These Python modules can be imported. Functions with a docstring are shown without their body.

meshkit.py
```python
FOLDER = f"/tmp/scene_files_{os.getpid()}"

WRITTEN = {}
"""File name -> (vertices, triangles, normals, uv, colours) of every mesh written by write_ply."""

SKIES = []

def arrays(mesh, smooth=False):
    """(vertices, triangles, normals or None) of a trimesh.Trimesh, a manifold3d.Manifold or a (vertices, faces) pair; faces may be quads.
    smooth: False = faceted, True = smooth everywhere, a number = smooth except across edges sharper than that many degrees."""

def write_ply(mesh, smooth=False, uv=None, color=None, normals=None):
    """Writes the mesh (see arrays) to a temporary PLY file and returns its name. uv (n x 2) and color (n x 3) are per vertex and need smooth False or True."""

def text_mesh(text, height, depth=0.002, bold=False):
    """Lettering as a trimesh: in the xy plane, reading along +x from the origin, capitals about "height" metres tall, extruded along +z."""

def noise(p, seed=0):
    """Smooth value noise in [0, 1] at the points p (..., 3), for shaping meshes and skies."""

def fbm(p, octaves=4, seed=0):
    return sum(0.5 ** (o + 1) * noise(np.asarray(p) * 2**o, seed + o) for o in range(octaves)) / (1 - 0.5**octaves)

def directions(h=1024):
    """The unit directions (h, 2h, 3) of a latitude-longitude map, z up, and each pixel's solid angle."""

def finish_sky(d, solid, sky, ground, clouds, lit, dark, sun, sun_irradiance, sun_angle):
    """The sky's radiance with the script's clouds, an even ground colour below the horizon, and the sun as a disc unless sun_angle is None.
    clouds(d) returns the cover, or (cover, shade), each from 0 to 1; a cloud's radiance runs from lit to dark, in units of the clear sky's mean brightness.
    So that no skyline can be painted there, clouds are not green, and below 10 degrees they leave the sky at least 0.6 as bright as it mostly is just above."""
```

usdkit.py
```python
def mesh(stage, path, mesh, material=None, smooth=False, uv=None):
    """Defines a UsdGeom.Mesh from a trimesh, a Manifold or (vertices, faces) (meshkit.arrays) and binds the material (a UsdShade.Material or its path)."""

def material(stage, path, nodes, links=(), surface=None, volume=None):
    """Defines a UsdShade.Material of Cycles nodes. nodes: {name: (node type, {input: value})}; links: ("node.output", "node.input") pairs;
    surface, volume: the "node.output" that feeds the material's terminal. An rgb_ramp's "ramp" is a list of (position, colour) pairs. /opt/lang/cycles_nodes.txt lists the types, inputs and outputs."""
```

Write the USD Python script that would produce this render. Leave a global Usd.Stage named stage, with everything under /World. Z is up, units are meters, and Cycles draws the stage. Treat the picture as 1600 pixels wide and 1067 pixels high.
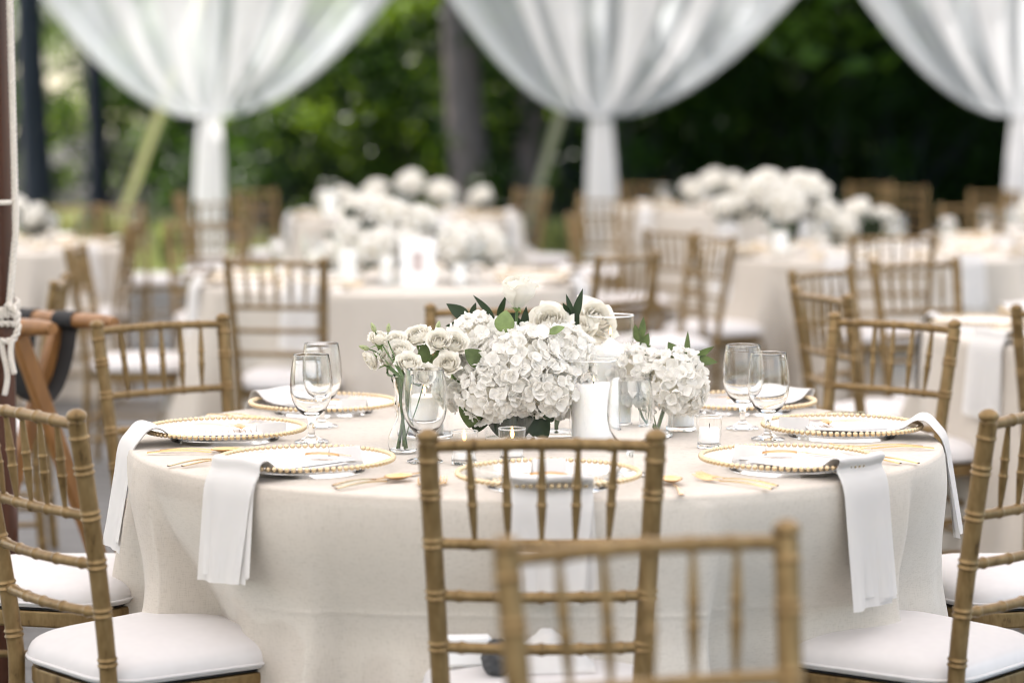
import math
import numpy as np
import trimesh
import shapely
import meshkit
import usdkit
from shapely.geometry import Polygon
from pxr import Gf, Sdf, Usd, UsdGeom, UsdLux, UsdShade

stage = Usd.Stage.CreateInMemory()
UsdGeom.SetStageUpAxis(stage, 'Z')
UsdGeom.SetStageMetersPerUnit(stage, 1.0)
UsdGeom.Xform.Define(stage, '/World')
UsdGeom.Scope.Define(stage, '/World/Looks')
PI = math.pi
RNG = np.random.default_rng(7)

# ------------------------------------------------------------------ camera, sky, sun, exposure
EXPOSURE = 1.74
SUN_AZ, SUN_EL = math.atan2(-0.62, 0.50), math.radians(53)
SUN_INT, SKY = 1.15, 0.10
cam = UsdGeom.Camera.Define(stage, '/World/camera')
cam.CreateHorizontalApertureAttr(36.0)
cam.CreateVerticalApertureAttr(24.0)
cam.CreateFocalLengthAttr(85.0)
cam.CreateFStopAttr(2.0)
cam.CreateFocusDistanceAttr(4.78)
cam.CreateExposureAttr(EXPOSURE)
cam.CreateClippingRangeAttr(Gf.Vec2f(0.05, 2000))
cam.AddTranslateOp().Set(Gf.Vec3d(0, 0, 1.40))
cam.AddRotateXOp().Set(90 - 5.10)

dome = UsdLux.DomeLight.Define(stage, '/World/sky')
skym = usdkit.material(stage, '/World/Looks/sky_air', {
    's': ('sky_texture', {'sky_type': 'single_scattering', 'sun_disc': False, 'sun_elevation': SUN_EL, 'sun_rotation': SUN_AZ, 'aerosol_density': 1.6}),
    'b': ('background_shader', {'strength': SKY})}, [('s.color', 'b.color')], surface='b.background')
UsdShade.MaterialBindingAPI.Apply(dome.GetPrim()).Bind(skym)
dome.GetPrim().SetCustomDataByKey('kind', 'structure')

sun = UsdLux.DistantLight.Define(stage, '/World/sun')
sun.CreateIntensityAttr(SUN_INT)
sun.CreateAngleAttr(0.5)
sun.CreateColorAttr(Gf.Vec3f(1.0, 0.94, 0.90))
sun.CreateNormalizeAttr(True)
zdir = np.array([math.sin(SUN_AZ) * math.cos(SUN_EL), math.cos(SUN_AZ) * math.cos(SUN_EL), math.sin(SUN_EL)])
xd = np.cross([0, 0, 1], zdir); xd /= np.linalg.norm(xd)
yd = np.cross(zdir, xd)
sun.AddTransformOp().Set(Gf.Matrix4d(*xd, 0, *yd, 0, *zdir, 0, 0, 0, 30, 1))

# ------------------------------------------------------------------ materials
LOOKS = {}


def mat(name, color, rough=0.5, metal=0.0, nscale=0.0, vary=0.15, bump=0.0, bscale=None, bdist=0.002, stretch=(1, 1, 1), **extra):
    nodes = {'p': ('principled_bsdf', {'base_color': color, 'roughness': rough, 'metallic': metal, **extra})}
    links = []
    if nscale:
        nodes['g'] = ('geometry', {})
        nodes['m'] = ('mapping', {'scale': stretch})
        nodes['n'] = ('noise_texture', {'scale': nscale, 'detail': 5.0, 'roughness': 0.6})
        nodes['r'] = ('rgb_ramp', {'ramp': [(0.25, tuple(np.array(color) * (1 - vary))), (0.75, tuple(np.minimum(np.array(color) * (1 + vary), 0.95)))]})
        links += [('g.position', 'm.vector'), ('m.vector', 'n.vector'), ('n.fac', 'r.fac'), ('r.color', 'p.base_color')]
        if bump:
            nodes['n2'] = ('noise_texture', {'scale': bscale or nscale, 'detail': 4.0})
            nodes['b'] = ('bump', {'strength': bump, 'distance': bdist})
            links += [('m.vector', 'n2.vector'), ('n2.fac', 'b.height'), ('b.normal', 'p.normal')]
    LOOKS[name] = usdkit.material(stage, '/World/Looks/' + name, nodes, links, surface='p.BSDF')


def thin(name, color, back, trans=0.4, rough=0.5, clear=0.0, nscale=0.0, vary=0.2, spec=0.3):
    """A sheet that lets light through: leaf, petal, cloth of a tent."""
    nodes = {'p': ('principled_bsdf', {'base_color': color, 'roughness': rough, 'specular_ior_level': spec}), 't': ('translucent_bsdf', {'color': back}),
             'x': ('mix_closure', {'fac': trans})}
    links = [('p.BSDF', 'x.closure1'), ('t.BSDF', 'x.closure2')]
    if nscale:
        nodes['g'] = ('geometry', {}); nodes['n'] = ('noise_texture', {'scale': nscale, 'detail': 3.0})
        nodes['r'] = ('rgb_ramp', {'ramp': [(0.3, tuple(np.array(color) * (1 - vary))), (0.7, tuple(np.array(color) * (1 + vary)))]})
        nodes['r2'] = ('rgb_ramp', {'ramp': [(0.3, tuple(np.array(back) * (1 - vary))), (0.7, tuple(np.array(back) * (1 + vary)))]})
        links += [('g.position', 'n.vector'), ('n.fac', 'r.fac'), ('r.color', 'p.base_color'), ('n.fac', 'r2.fac'), ('r2.color', 't.color')]
    surf = 'x.closure'
    if clear:
        nodes['c'] = ('transparent_bsdf', {}); nodes['y'] = ('mix_closure', {'fac': clear})
        links += [('x.closure', 'y.closure1'), ('c.BSDF', 'y.closure2')]
        surf = 'y.closure'
    LOOKS[name] = usdkit.material(stage, '/World/Looks/' + name, nodes, links, surface=surf)


def linen():
    nodes = {'g': ('geometry', {}), 'tc': ('texture_coordinate', {}),
             'm1': ('mapping', {'scale': (70, 70, 900)}), 'm2': ('mapping', {'scale': (750, 750, 60)}),
             'n1': ('noise_texture', {'scale': 1.0, 'detail': 2.0}), 'n2': ('noise_texture', {'scale': 1.0, 'detail': 2.0}),
             'n3': ('noise_texture', {'scale': 3.0, 'detail': 4.0}),
             'a': ('math', {'math_type': 'add'}),
             'r': ('rgb_ramp', {'ramp': [(0.70, (0.488, 0.436, 0.370)), (1.30, (0.685, 0.626, 0.550)), ]}),
             'h': ('math', {'math_type': 'multiply', 'value2': 0.5}),
             'r3': ('rgb_ramp', {'ramp': [(0.3, (0.93, 0.93, 0.93)), (0.7, (1.0, 1.0, 1.0))]}),
             'mx': ('mix_color', {'blend_type': 'multiply', 'fac': 1.0}),
             'b': ('bump', {'strength': 0.35, 'distance': 0.0006}),
             'p': ('principled_bsdf', {'roughness': 0.85, 'specular_ior_level': 0.2, 'sheen_weight': 0.15, 'sheen_roughness': 0.4})}
    links = [('g.position', 'm1.vector'), ('g.position', 'm2.vector'), ('m1.vector', 'n1.vector'), ('m2.vector', 'n2.vector'), ('g.position', 'n3.vector'),
             ('n1.fac', 'a.value1'), ('n2.fac', 'a.value2'), ('a.value', 'h.value1'), ('a.value', 'r.fac'), ('n3.fac', 'r3.fac'),
             ('r.color', 'mx.a'), ('r3.color', 'mx.b'), ('mx.result', 'p.base_color'), ('h.value', 'b.height'), ('b.normal', 'p.normal')]
    LOOKS['linen'] = usdkit.material(stage, '/World/Looks/linen', nodes, links, surface='p.BSDF')


linen()


def gold_paint():
    nodes = {'g': ('geometry', {}), 'm': ('mapping', {'scale': (1, 1, 0.35)}),
             'n1': ('noise_texture', {'scale': 60.0, 'detail': 6.0, 'roughness': 0.65}),
             'n2': ('noise_texture', {'scale': 9.0, 'detail': 3.0}),
             'r1': ('rgb_ramp', {'ramp': [(0.28, (0.075, 0.045, 0.018)), (0.42, (0.195, 0.126, 0.053)), (0.7, (0.275, 0.188, 0.088))]}),
             'r2': ('rgb_ramp', {'ramp': [(0.3, (0.84, 0.82, 0.78)), (0.7, (1.04, 1.03, 1.0))]}),
             'mx': ('mix_color', {'blend_type': 'multiply', 'fac': 1.0}),
             'b': ('bump', {'strength': 0.25, 'distance': 0.001}),
             'p': ('principled_bsdf', {'roughness': 0.38, 'metallic': 0.50, 'specular_ior_level': 0.3})}
    links = [('g.position', 'm.vector'), ('m.vector', 'n1.vector'), ('g.position', 'n2.vector'), ('n1.fac', 'r1.fac'), ('n2.fac', 'r2.fac'),
             ('r1.color', 'mx.a'), ('r2.color', 'mx.b'), ('mx.result', 'p.base_color'), ('n1.fac', 'b.height'), ('b.normal', 'p.normal')]
    LOOKS['gold_paint'] = usdkit.material(stage, '/World/Looks/gold_paint', nodes, links, surface='p.BSDF')


gold_paint()
mat('cushion', (0.64, 0.615, 0.60), 0.8, nscale=45, vary=0.025, bump=0.15, bscale=500, bdist=0.0005, specular_ior_level=0.2)
mat('paper', (0.88, 0.875, 0.86), 0.6, nscale=30, vary=0.01)
mat('ink', (0.42, 0.36, 0.30), 0.6)
mat('gold_metal', (0.72, 0.48, 0.23), 0.22, 1.0, nscale=30, vary=0.05)
mat('gold_bead', (0.66, 0.52, 0.33), 0.22, 0.9, nscale=60, vary=0.08)
mat('gold_foil', (0.52, 0.30, 0.12), 0.35, 0.8, nscale=40, vary=0.15)
mat('wax', (0.88, 0.865, 0.83), 0.45, subsurface_weight=0.35, subsurface_scale=0.01, subsurface_radius=(1, 0.8, 0.6))
mat('wick', (0.03, 0.025, 0.02), 0.9)
mat('dark_wood', (0.060, 0.020, 0.010), 0.28, nscale=6, vary=0.45, stretch=(8, 8, 0.4), bump=0.1, bscale=30)
mat('oiled_wood', (0.25, 0.115, 0.034), 0.42, nscale=7, vary=0.3, stretch=(6, 6, 0.7), bump=0.1, bscale=40)
mat('black_webbing', (0.012, 0.011, 0.011), 0.75, nscale=200, vary=0.2, bump=0.2, bscale=600)
mat('rope', (0.62, 0.57, 0.50), 0.85, nscale=120, vary=0.12, bump=0.3, bscale=300)
mat('gold_strap', (0.62, 0.58, 0.33), 0.6, nscale=40, vary=0.1)
mat('grey_strap', (0.40, 0.39, 0.33), 0.6, nscale=40, vary=0.1)
mat('plank', (0.088, 0.086, 0.082), 0.6, nscale=3.5, vary=0.22, stretch=(0.6, 9, 9), bump=0.2, bscale=8)
mat('lawn', (0.10, 0.125, 0.050), 0.9, nscale=2.0, vary=0.45, bump=0.5, bscale=30, bdist=0.02)
mat('leaf_litter', (0.030, 0.022, 0.012), 0.95, nscale=1.5, vary=0.5, bump=0.5, bscale=8, bdist=0.05)
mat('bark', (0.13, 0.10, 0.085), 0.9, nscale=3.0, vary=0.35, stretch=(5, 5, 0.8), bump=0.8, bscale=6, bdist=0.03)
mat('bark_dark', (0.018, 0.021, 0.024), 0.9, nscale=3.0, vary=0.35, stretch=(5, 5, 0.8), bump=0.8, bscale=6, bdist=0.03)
mat('stem', (0.075, 0.13, 0.035), 0.5, nscale=60, vary=0.2)
mat('calyx', (0.16, 0.24, 0.07), 0.5, nscale=60, vary=0.2)
mat('grey_fur', (0.06, 0.06, 0.062), 0.9, nscale=80, vary=0.4, bump=0.6, bscale=120, bdist=0.006)
mat('picture_print', (0.48, 0.40, 0.38), 0.5, nscale=22, vary=0.35)
thin('napkin', (0.81, 0.79, 0.762), (0.78, 0.76, 0.73), 0.25, 0.9, spec=0.1)
LOOKS['petal'] = usdkit.material(stage, '/World/Looks/petal', {
    'g': ('geometry', {}), 'r': ('rgb_ramp', {'ramp': [(0.0, (0.935, 0.92, 0.875)), (0.6, (0.925, 0.905, 0.845)), (0.9, (0.89, 0.875, 0.775)), (1.0, (0.82, 0.84, 0.66))]}),
    'p': ('principled_bsdf', {'roughness': 0.55, 'specular_ior_level': 0.2}), 't': ('translucent_bsdf', {}), 'x': ('mix_closure', {'fac': 0.44})},
    [('g.random_per_island', 'r.fac'), ('r.color', 'p.base_color'), ('r.color', 't.color'), ('p.BSDF', 'x.closure1'), ('t.BSDF', 'x.closure2')], surface='x.closure')
thin('petal_cream', (0.86, 0.82, 0.70), (0.84, 0.78, 0.62), 0.32, 0.55, spec=0.2)
thin('rose_petal', (0.885, 0.862, 0.79), (0.84, 0.79, 0.66), 0.26, 0.55, spec=0.2)
thin('bud_green', (0.50, 0.55, 0.30), (0.45, 0.52, 0.22), 0.3, 0.5)
thin('leaf_gloss', (0.017, 0.032, 0.013), (0.04, 0.08, 0.012), 0.14, 0.38, nscale=25)
thin('leaf_soft', (0.088, 0.120, 0.050), (0.15, 0.22, 0.05), 0.25, 0.5, nscale=60, vary=0.25)
thin('leaf_pale', (0.20, 0.27, 0.11), (0.22, 0.30, 0.08), 0.25, 0.5, nscale=60, vary=0.2)
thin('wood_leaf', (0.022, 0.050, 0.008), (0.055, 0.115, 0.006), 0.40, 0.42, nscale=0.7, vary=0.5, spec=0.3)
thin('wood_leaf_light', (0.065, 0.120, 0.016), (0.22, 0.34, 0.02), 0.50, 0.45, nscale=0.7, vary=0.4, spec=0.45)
thin('grass_blade', (0.19, 0.21, 0.085), (0.30, 0.34, 0.10), 0.4, 0.5, nscale=1.5, vary=0.4)
thin('tent_canvas', (0.86, 0.83, 0.815), (0.86, 0.825, 0.80), 0.52, 0.8, spec=0.1)
thin('sheer', (0.80, 0.83, 0.845), (0.76, 0.795, 0.815), 0.52, 0.8, clear=0.46, spec=0.1)
thin('sheer_fold', (0.80, 0.80, 0.80), (0.76, 0.76, 0.76), 0.38, 0.8, spec=0.1)
LOOKS['glass'] = usdkit.material(stage, '/World/Looks/glass', {'p': ('principled_bsdf', {'base_color': (0.985, 0.99, 0.985), 'roughness': 0.0, 'ior': 1.47, 'transmission_weight': 1.0})}, surface='p.BSDF')
LOOKS['pane'] = usdkit.material(stage, '/World/Looks/thin_glass', {
    'f': ('layer_weight', {'blend': 0.5}), 'w': ('math', {'math_type': 'power', 'value2': 3.2}), 'k': ('math', {'math_type': 'multiply_add', 'value2': 0.85, 'value3': 0.07}),
    't': ('transparent_bsdf', {'color': (0.985, 0.988, 0.986)}), 'g': ('glossy_bsdf', {'color': (1, 1, 1), 'roughness': 0.012}), 'x': ('mix_closure', {})},
    [('f.facing', 'w.value1'), ('w.value', 'k.value1'), ('k.value', 'x.fac'), ('t.BSDF', 'x.closure1'), ('g.BSDF', 'x.closure2')], surface='x.closure')
LOOKS['flame'] = usdkit.material(stage, '/World/Looks/flame', {'e': ('emission', {'color': (1.0, 0.50, 0.16), 'strength': 2.6})}, surface='e.emission')

# ------------------------------------------------------------------ prim helpers
USED = {}
CLASSES = {}


def free(path):
    """The path, or with the next three-digit number if it is taken."""
    if path not in USED:
        USED[path] = 0
        return path
    USED[path] += 1
    return f'{path}_{USED[path]:03d}'


def ppath(parent):
    return '/World' if parent is None else (parent if isinstance(parent, str) else str(parent.GetPath()))


def data(prim, label=None, cat=None, group=None, kind=None):
    for k, v in (('label', label), ('category', cat), ('group', group), ('kind', kind)):
        if v:
            prim.SetCustomDataByKey(k, v)
    return prim


def obj(name, mesh, look, parent=None, smooth=35, label=None, cat=None, group=None, kind=None):
    m = usdkit.mesh(stage, free(f'{ppath(parent)}/{name}'), mesh, LOOKS[look], smooth=smooth)
    return data(m.GetPrim(), label, cat, group, kind)


def place(x, loc=(0, 0, 0), rotz=0.0, tilt=None, scale=None):
    x.AddTranslateOp().Set(Gf.Vec3d(*map(float, loc)))
    if rotz:
        x.AddRotateZOp().Set(float(rotz))
    if tilt:
        x.AddRotateXYZOp().Set(Gf.Vec3f(*map(float, tilt)))
    if scale:
        x.AddScaleOp().Set(Gf.Vec3f(*((scale,) * 3 if np.ndim(scale) == 0 else scale)))


def thing(name, label=None, cat=None, loc=(0, 0, 0), rotz=0.0, group=None, parent=None, kind=None, tilt=None, scale=None):
    x = UsdGeom.Xform.Define(stage, free(f'{ppath(parent)}/{name}'))
    place(x, loc, rotz, tilt, scale)
    return data(x.GetPrim(), label, cat, group, kind)


def klass(name):
    """An abstract thing whose parts its copies share."""
    p = stage.CreateClassPrim('/World/' + name + '_pattern')
    USED['/World/' + name + '_pattern'] = 0
    p.SetTypeName('Xform')
    return p


def copy(cls, name, label, cat, loc, rotz=0.0, group=None, tilt=None, scale=None, kind=None):
    x = UsdGeom.Xform.Define(stage, free('/World/' + name))
    x.GetPrim().GetReferences().AddInternalReference(cls.GetPath())
    x.GetPrim().SetInstanceable(True)
    place(x, loc, rotz, tilt, scale)
    return data(x.GetPrim(), label, cat, group, kind)


# ------------------------------------------------------------------ mesh helpers
def cat_(parts):
    vs, fs, n = [], [], 0
    for v, f in parts:
        f = np.asarray(f)
        if f.shape[1] == 4:
            f = np.vstack([f[:, [0, 1, 2]], f[:, [0, 2, 3]]])
        vs.append(np.asarray(v, float)); fs.append(f + n); n += len(v)
    return np.vstack(vs), np.vstack(fs)


def gridf(nu, nv, wrap_u=False):
    """Quads of a grid of nv rows of nu points."""
    q = []
    i, j = np.meshgrid(np.arange(nu if wrap_u else nu - 1), np.arange(nv - 1), indexing='ij')
    i, j = i.ravel(), j.ravel()
    i2 = (i + 1) % nu
    return np.stack([j * nu + i, j * nu + i2, (j + 1) * nu + i2, (j + 1) * nu + i], 1)


def lathe(profile, n=32, axis_pts=None):
    """Turned about z: profile rows (r, z). The first and last rows may have r = 0."""
    pr = np.asarray(profile, float)
    a = np.arange(n) * 2 * PI / n
    v = np.stack([pr[:, None, 0] * np.cos(a), pr[:, None, 0] * np.sin(a), np.repeat(pr[:, 1:2], n, 1)], -1).reshape(-1, 3)
    return v, gridf(n, len(pr), True)


def frames(p):
    t = np.gradient(p, axis=0)
    t /= np.linalg.norm(t, axis=1, keepdims=True) + 1e-12
    ref = np.array([0, 0, 1.0]) if abs(t[0, 2]) < 0.8 else np.array([1.0, 0, 0])
    a = np.cross(t, ref); a /= np.linalg.norm(a, axis=1, keepdims=True) + 1e-12
    return a, np.cross(t, a), t


def tube(p, r, n=12, cap=True, flat=1.0):
    p = np.asarray(p, float)
    r = np.broadcast_to(r, (len(p),)).astype(float)
    if cap:
        p = np.vstack([p[:1], p, p[-1:]]); r = np.r_[0.0, r, 0.0]
        core = p.copy(); core[0] = p[1] - (p[2] - p[1]) * 1e-3; core[-1] = p[-2] + (p[-2] - p[-3]) * 1e-3
        p = core
    a, b, t = frames(p)
    if cap:
        a[0], b[0], a[-1], b[-1] = a[1], b[1], a[-2], b[-2]
    an = np.arange(n) * 2 * PI / n
    v = p[:, None] + r[:, None, None] * (np.cos(an)[None, :, None] * a[:, None] + flat * np.sin(an)[None, :, None] * b[:, None])
    f = gridf(n, len(p), True)
    return v.reshape(-1, 3), f[:, ::-1]


def box(sx, sy, sz, c=(0, 0, 0), bevel=0.0):
    if bevel:
        b = bevel
        v = []
        for x in (-1, 1):
            for y in (-1, 1):
                for z in (-1, 1):
                    X, Y, Z = x * sx / 2, y * sy / 2, z * sz / 2
                    v += [(X - x * b, Y - y * b, Z), (X - x * b, Y, Z - z * b), (X, Y - y * b, Z - z * b)]
        h = trimesh.convex.convex_hull(np.array(v))
        return np.array(h.vertices) + c, np.array(h.faces)
    m = trimesh.creation.box((sx, sy, sz))
    return np.array(m.vertices) + c, np.array(m.faces)


def smoothstep(a, b, x):
    t = np.clip((np.asarray(x, float) - a) / (b - a), 0, 1)
    return t * t * (3 - 2 * t)


def rotz(v, deg):
    c, s = math.cos(math.radians(deg)), math.sin(math.radians(deg))
    v = np.asarray(v, float)
    return np.stack([v[..., 0] * c - v[..., 1] * s, v[..., 0] * s + v[..., 1] * c, v[..., 2]], -1)


def align(v, direction, spin=0.0):
    """Turns points whose axis is +z so that it lies along direction."""
    d = np.asarray(direction, float); d = d / np.linalg.norm(d)
    ref = np.array([0, 0, 1.0]) if abs(d[2]) < 0.95 else np.array([1.0, 0, 0])
    x = np.cross(ref, d); x /= np.linalg.norm(x); y = np.cross(d, x)
    c, s = math.cos(spin), math.sin(spin)
    R = np.stack([x * c + y * s, -x * s + y * c, d], 1)
    return np.asarray(v) @ R.T


def ringed(path, r0, rings, n=20, bump=0.0022, w=0.0032, r1=None, fine=60):
    """A turned rod along a path with bamboo rings at the given fractions of its length."""
    path = np.asarray(path, float)
    s = np.r_[0, np.cumsum(np.linalg.norm(np.diff(path, axis=0), axis=1))]
    L = s[-1]
    at = set(np.linspace(0, L, fine))
    for k in rings:
        c = k * L
        for d in (-2.4, -1.6, -0.9, 0, 0.9, 1.6, 2.4):
            at.add(min(max(c + d * w, 0), L))
    at = np.array(sorted(at))
    at = at[np.r_[True, np.diff(at) > 2e-4]]
    p = np.stack([np.interp(at, s, path[:, k]) for k in range(3)], 1)
    r = np.full(len(at), r0) if r1 is None else r0 + (r1 - r0) * at / L
    for k in rings:
        r = r + bump * np.exp(-((at - k * L) / w) ** 2)
    return tube(p, r, n)


# ------------------------------------------------------------------ the setting: ground, floor, tent
def ground():
    n = 121
    x = np.linspace(-1, 1, n)
    X, Y = np.meshgrid(np.sign(x) * np.abs(x) ** 2 * 400, np.sign(x) * np.abs(x) ** 2 * 400 + 20)
    Z = -0.06 + 0.10 * (meshkit.fbm(np.stack([X * 0.2, Y * 0.2, 0 * X], -1), 3) - 0.5) * smoothstep(23, 30, Y)
    obj('ground', (np.stack([X, Y, Z], -1).reshape(-1, 3), gridf(n, n)), 'leaf_litter', smooth=True, kind='structure')
    # lawn round the tent
    xs, ys = np.linspace(-40, 40, 81), np.linspace(-25, 30.0, 56)
    X, Y = np.meshgrid(xs, ys)
    edge = 27.0 + 1.3 * np.sin(X * 0.5) + 0.7 * np.sin(X * 1.3 + 1)
    Y2 = np.minimum(Y, edge)
    obj('lawn', (np.stack([X, Y2, 0 * X - 0.012], -1).reshape(-1, 3), gridf(81, 56)), 'lawn', smooth=True, kind='structure')


ground()
fl = thing('floor', kind='structure')
PW = 0.16
e1, nin = np.array([0.9725, -0.2335]), np.array([-0.2335, -0.9725])
P1 = np.array([0.78, 21.36])
for k in range(150):
    y = -2.6 + k * PW
    if y > 20.6:
        break
    obj('plank', box(19.0, PW - 0.007, 0.02, (0.6, y + 0.01 * 0, 0.001 * (k % 3) * 0.6), 0.002), 'plank', fl, smooth=False)


def tent():
    t = thing('tent', 'white sailcloth tent roof spread high over all the tables', 'tent')
    nu, nv = 70, 60
    u = np.linspace(-15, 14, nu); v = np.linspace(-0.12, 31, nv)
    U, V = np.meshgrid(u, v)
    s = np.clip((V + 0.12) / 31.12, 0, 1)
    Z = 2.95 + 3.6 * np.sin(PI * s) ** 1.15 - 0.25 * np.sin(PI * s) * np.cos(U / 3.64 * 2 * PI) * 0.4
    XY = P1 + U[..., None] * e1 + V[..., None] * nin
    pts = np.concatenate([XY, Z[..., None]], -1).reshape(-1, 3)
    obj('roof', (pts, gridf(nu, nv)), 'tent_canvas', t, smooth=True)
    for k in (-1, 0, 1):
        q = P1 + k * 3.64 * e1 - 0.10 * nin
        obj('leg', tube([(q[0], q[1], 0.0), (q[0], q[1], 1.5), (q[0], q[1], 2.98)], 0.04, 12), 'cushion', t)


tent()


def curtain(center, label, phase, flip, left=1.0):
    t = thing('curtain', label, 'curtain', group=None)
    cx, cy = center
    zt, z0, half = 2.72, 1.475, 1.79
    # swag
    nu, nv = 161, 46
    u = np.linspace(-1, 1, nu); tt = np.linspace(0, 1, nv)
    U, T = np.meshgrid(u, tt)
    side = lambda q: np.where(q < 0, left, 1.0)
    off = U * side(U) * half * T ** 0.56 + 0.10 * U
    fold = 0.050 * np.sin(U * 21 + phase + 1.4 * np.sin(U * 5 + phase)) + 0.034 * np.sin(U * 47 + 2 * phase)
    dep = fold * (0.25 + 0.75 * T ** 0.5) * np.minimum(1, 0.25 + T * 2) + 0.10 * (1 - T) ** 4 * np.cos(U * PI / 2)
    sag = -0.05 * (1 - U ** 2) * 0 + 0.012 * np.sin(U * 30 + phase) * T * (1 - T)
    off = off + 0.035 * np.cos(U * 21 + phase) * np.sin(PI * T) * (1 - np.abs(U) ** 6)
    Z = z0 + (zt - z0) * T + sag
    P = np.stack([cx + off * e1[0] + dep * nin[0], cy + off * e1[1] + dep * nin[1], Z], -1)
    obj('sheer_swag', (P.reshape(-1, 3), gridf(nu, nv)), 'sheer', t, smooth=True)
    # gathered edges where the cloth lies in several layers
    for sgn in (-1, 1):
        for lay in range(2):
            n2 = 13
            w = np.linspace(0, 1, n2)
            T2, W = np.meshgrid(tt, w, indexing='ij')
            U2 = sgn * (1.0 - W * (0.13 + 0.05 * lay))
            off2 = U2 * side(U2) * half * T2 ** 0.56 + 0.10 * U2
            dep2 = 0.05 + 0.03 * lay + 0.030 * np.sin(W * 9 + lay * 2 + phase + 3 * T2)
            Z2 = z0 + (zt - z0) * T2 - 0.012 * lay
            Pq = np.stack([cx + off2 * e1[0] + dep2 * nin[0], cy + off2 * e1[1] + dep2 * nin[1], Z2], -1)
            obj('gathered_edge', (Pq.reshape(-1, 3), gridf(n2, nv)), 'sheer_fold' if lay == 0 else 'sheer', t, smooth=True)
    # inner pleats: soft opaque bands
    for c0, wd in ((-0.55, 0.07), (-0.22, 0.10), (0.26, 0.11), (0.50, 0.06)):
        c0 = c0 * flip
        n2 = 9
        w = np.linspace(-1, 1, n2)
        T2, W = np.meshgrid(tt, w, indexing='ij')
        U2 = c0 + W * wd * (0.75 + 0.35 * T2)
        off2 = U2 * side(U2) * half * T2 ** 0.56 + 0.10 * U2
        dep2 = 0.085 + 0.030 * np.cos(W * 2.2) + 0.02 * np.sin(5 * T2 + phase)
        Z2 = z0 + (zt - z0) * T2
        Pq = np.stack([cx + off2 * e1[0] + dep2 * nin[0], cy + off2 * e1[1] + dep2 * nin[1], Z2], -1)
        obj('pleat', (Pq.reshape(-1, 3), gridf(n2, nv)), 'sheer_fold', t, smooth=True)
    # tail: gathered column down to the floor
    na, nz = 96, 40
    a = np.arange(na) * 2 * PI / na
    z = np.linspace(0.012, z0 + 0.03, nz)
    A, Zt = np.meshgrid(a, z)
    q = (z0 + 0.03 - Zt) / z0
    R = 0.080 + 0.044 * np.sin(np.clip(q * 1.5, 0, 1) * PI / 2) - 0.01 * q + (0.010 + 0.012 * q) * np.sin(A * 9 + phase + 1.5 * np.sin(A * 2)) + 0.006 * np.sin(A * 17)
    X = R * np.cos(A) * 1.12 - 0.02 * q * flip; Y = R * np.sin(A) * 0.85
    P = np.stack([cx + X * e1[0] + Y * nin[0], cy + X * e1[1] + Y * nin[1], Zt], -1)
    obj('gathered_tail', (P.reshape(-1, 3), gridf(na, nz, True)), 'sheer_fold', t, smooth=True)
    ring = [(cx + 0.100 * math.cos(q) * e1[0] + 0.088 * math.sin(q) * nin[0], cy + 0.100 * math.cos(q) * e1[1] + 0.088 * math.sin(q) * nin[1], z0) for q in np.linspace(0, 2 * PI, 40)]
    obj('tie_band', tube(ring, 0.018, 8, cap=False, flat=1.0), 'sheer_fold', t)


curtain(P1 - 3.64 * e1, 'sheer white curtain gathered at the leg beside the yellow strap', 0.3, 1, 0.90)
curtain(P1 + 0 * e1, 'sheer white curtain gathered right of the large brown trunk', 1.9, -1, 0.77)
curtain(P1 + 3.64 * e1, 'sheer white curtain cut off by the right edge of the picture', 4.1, 1, 0.79)


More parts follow.
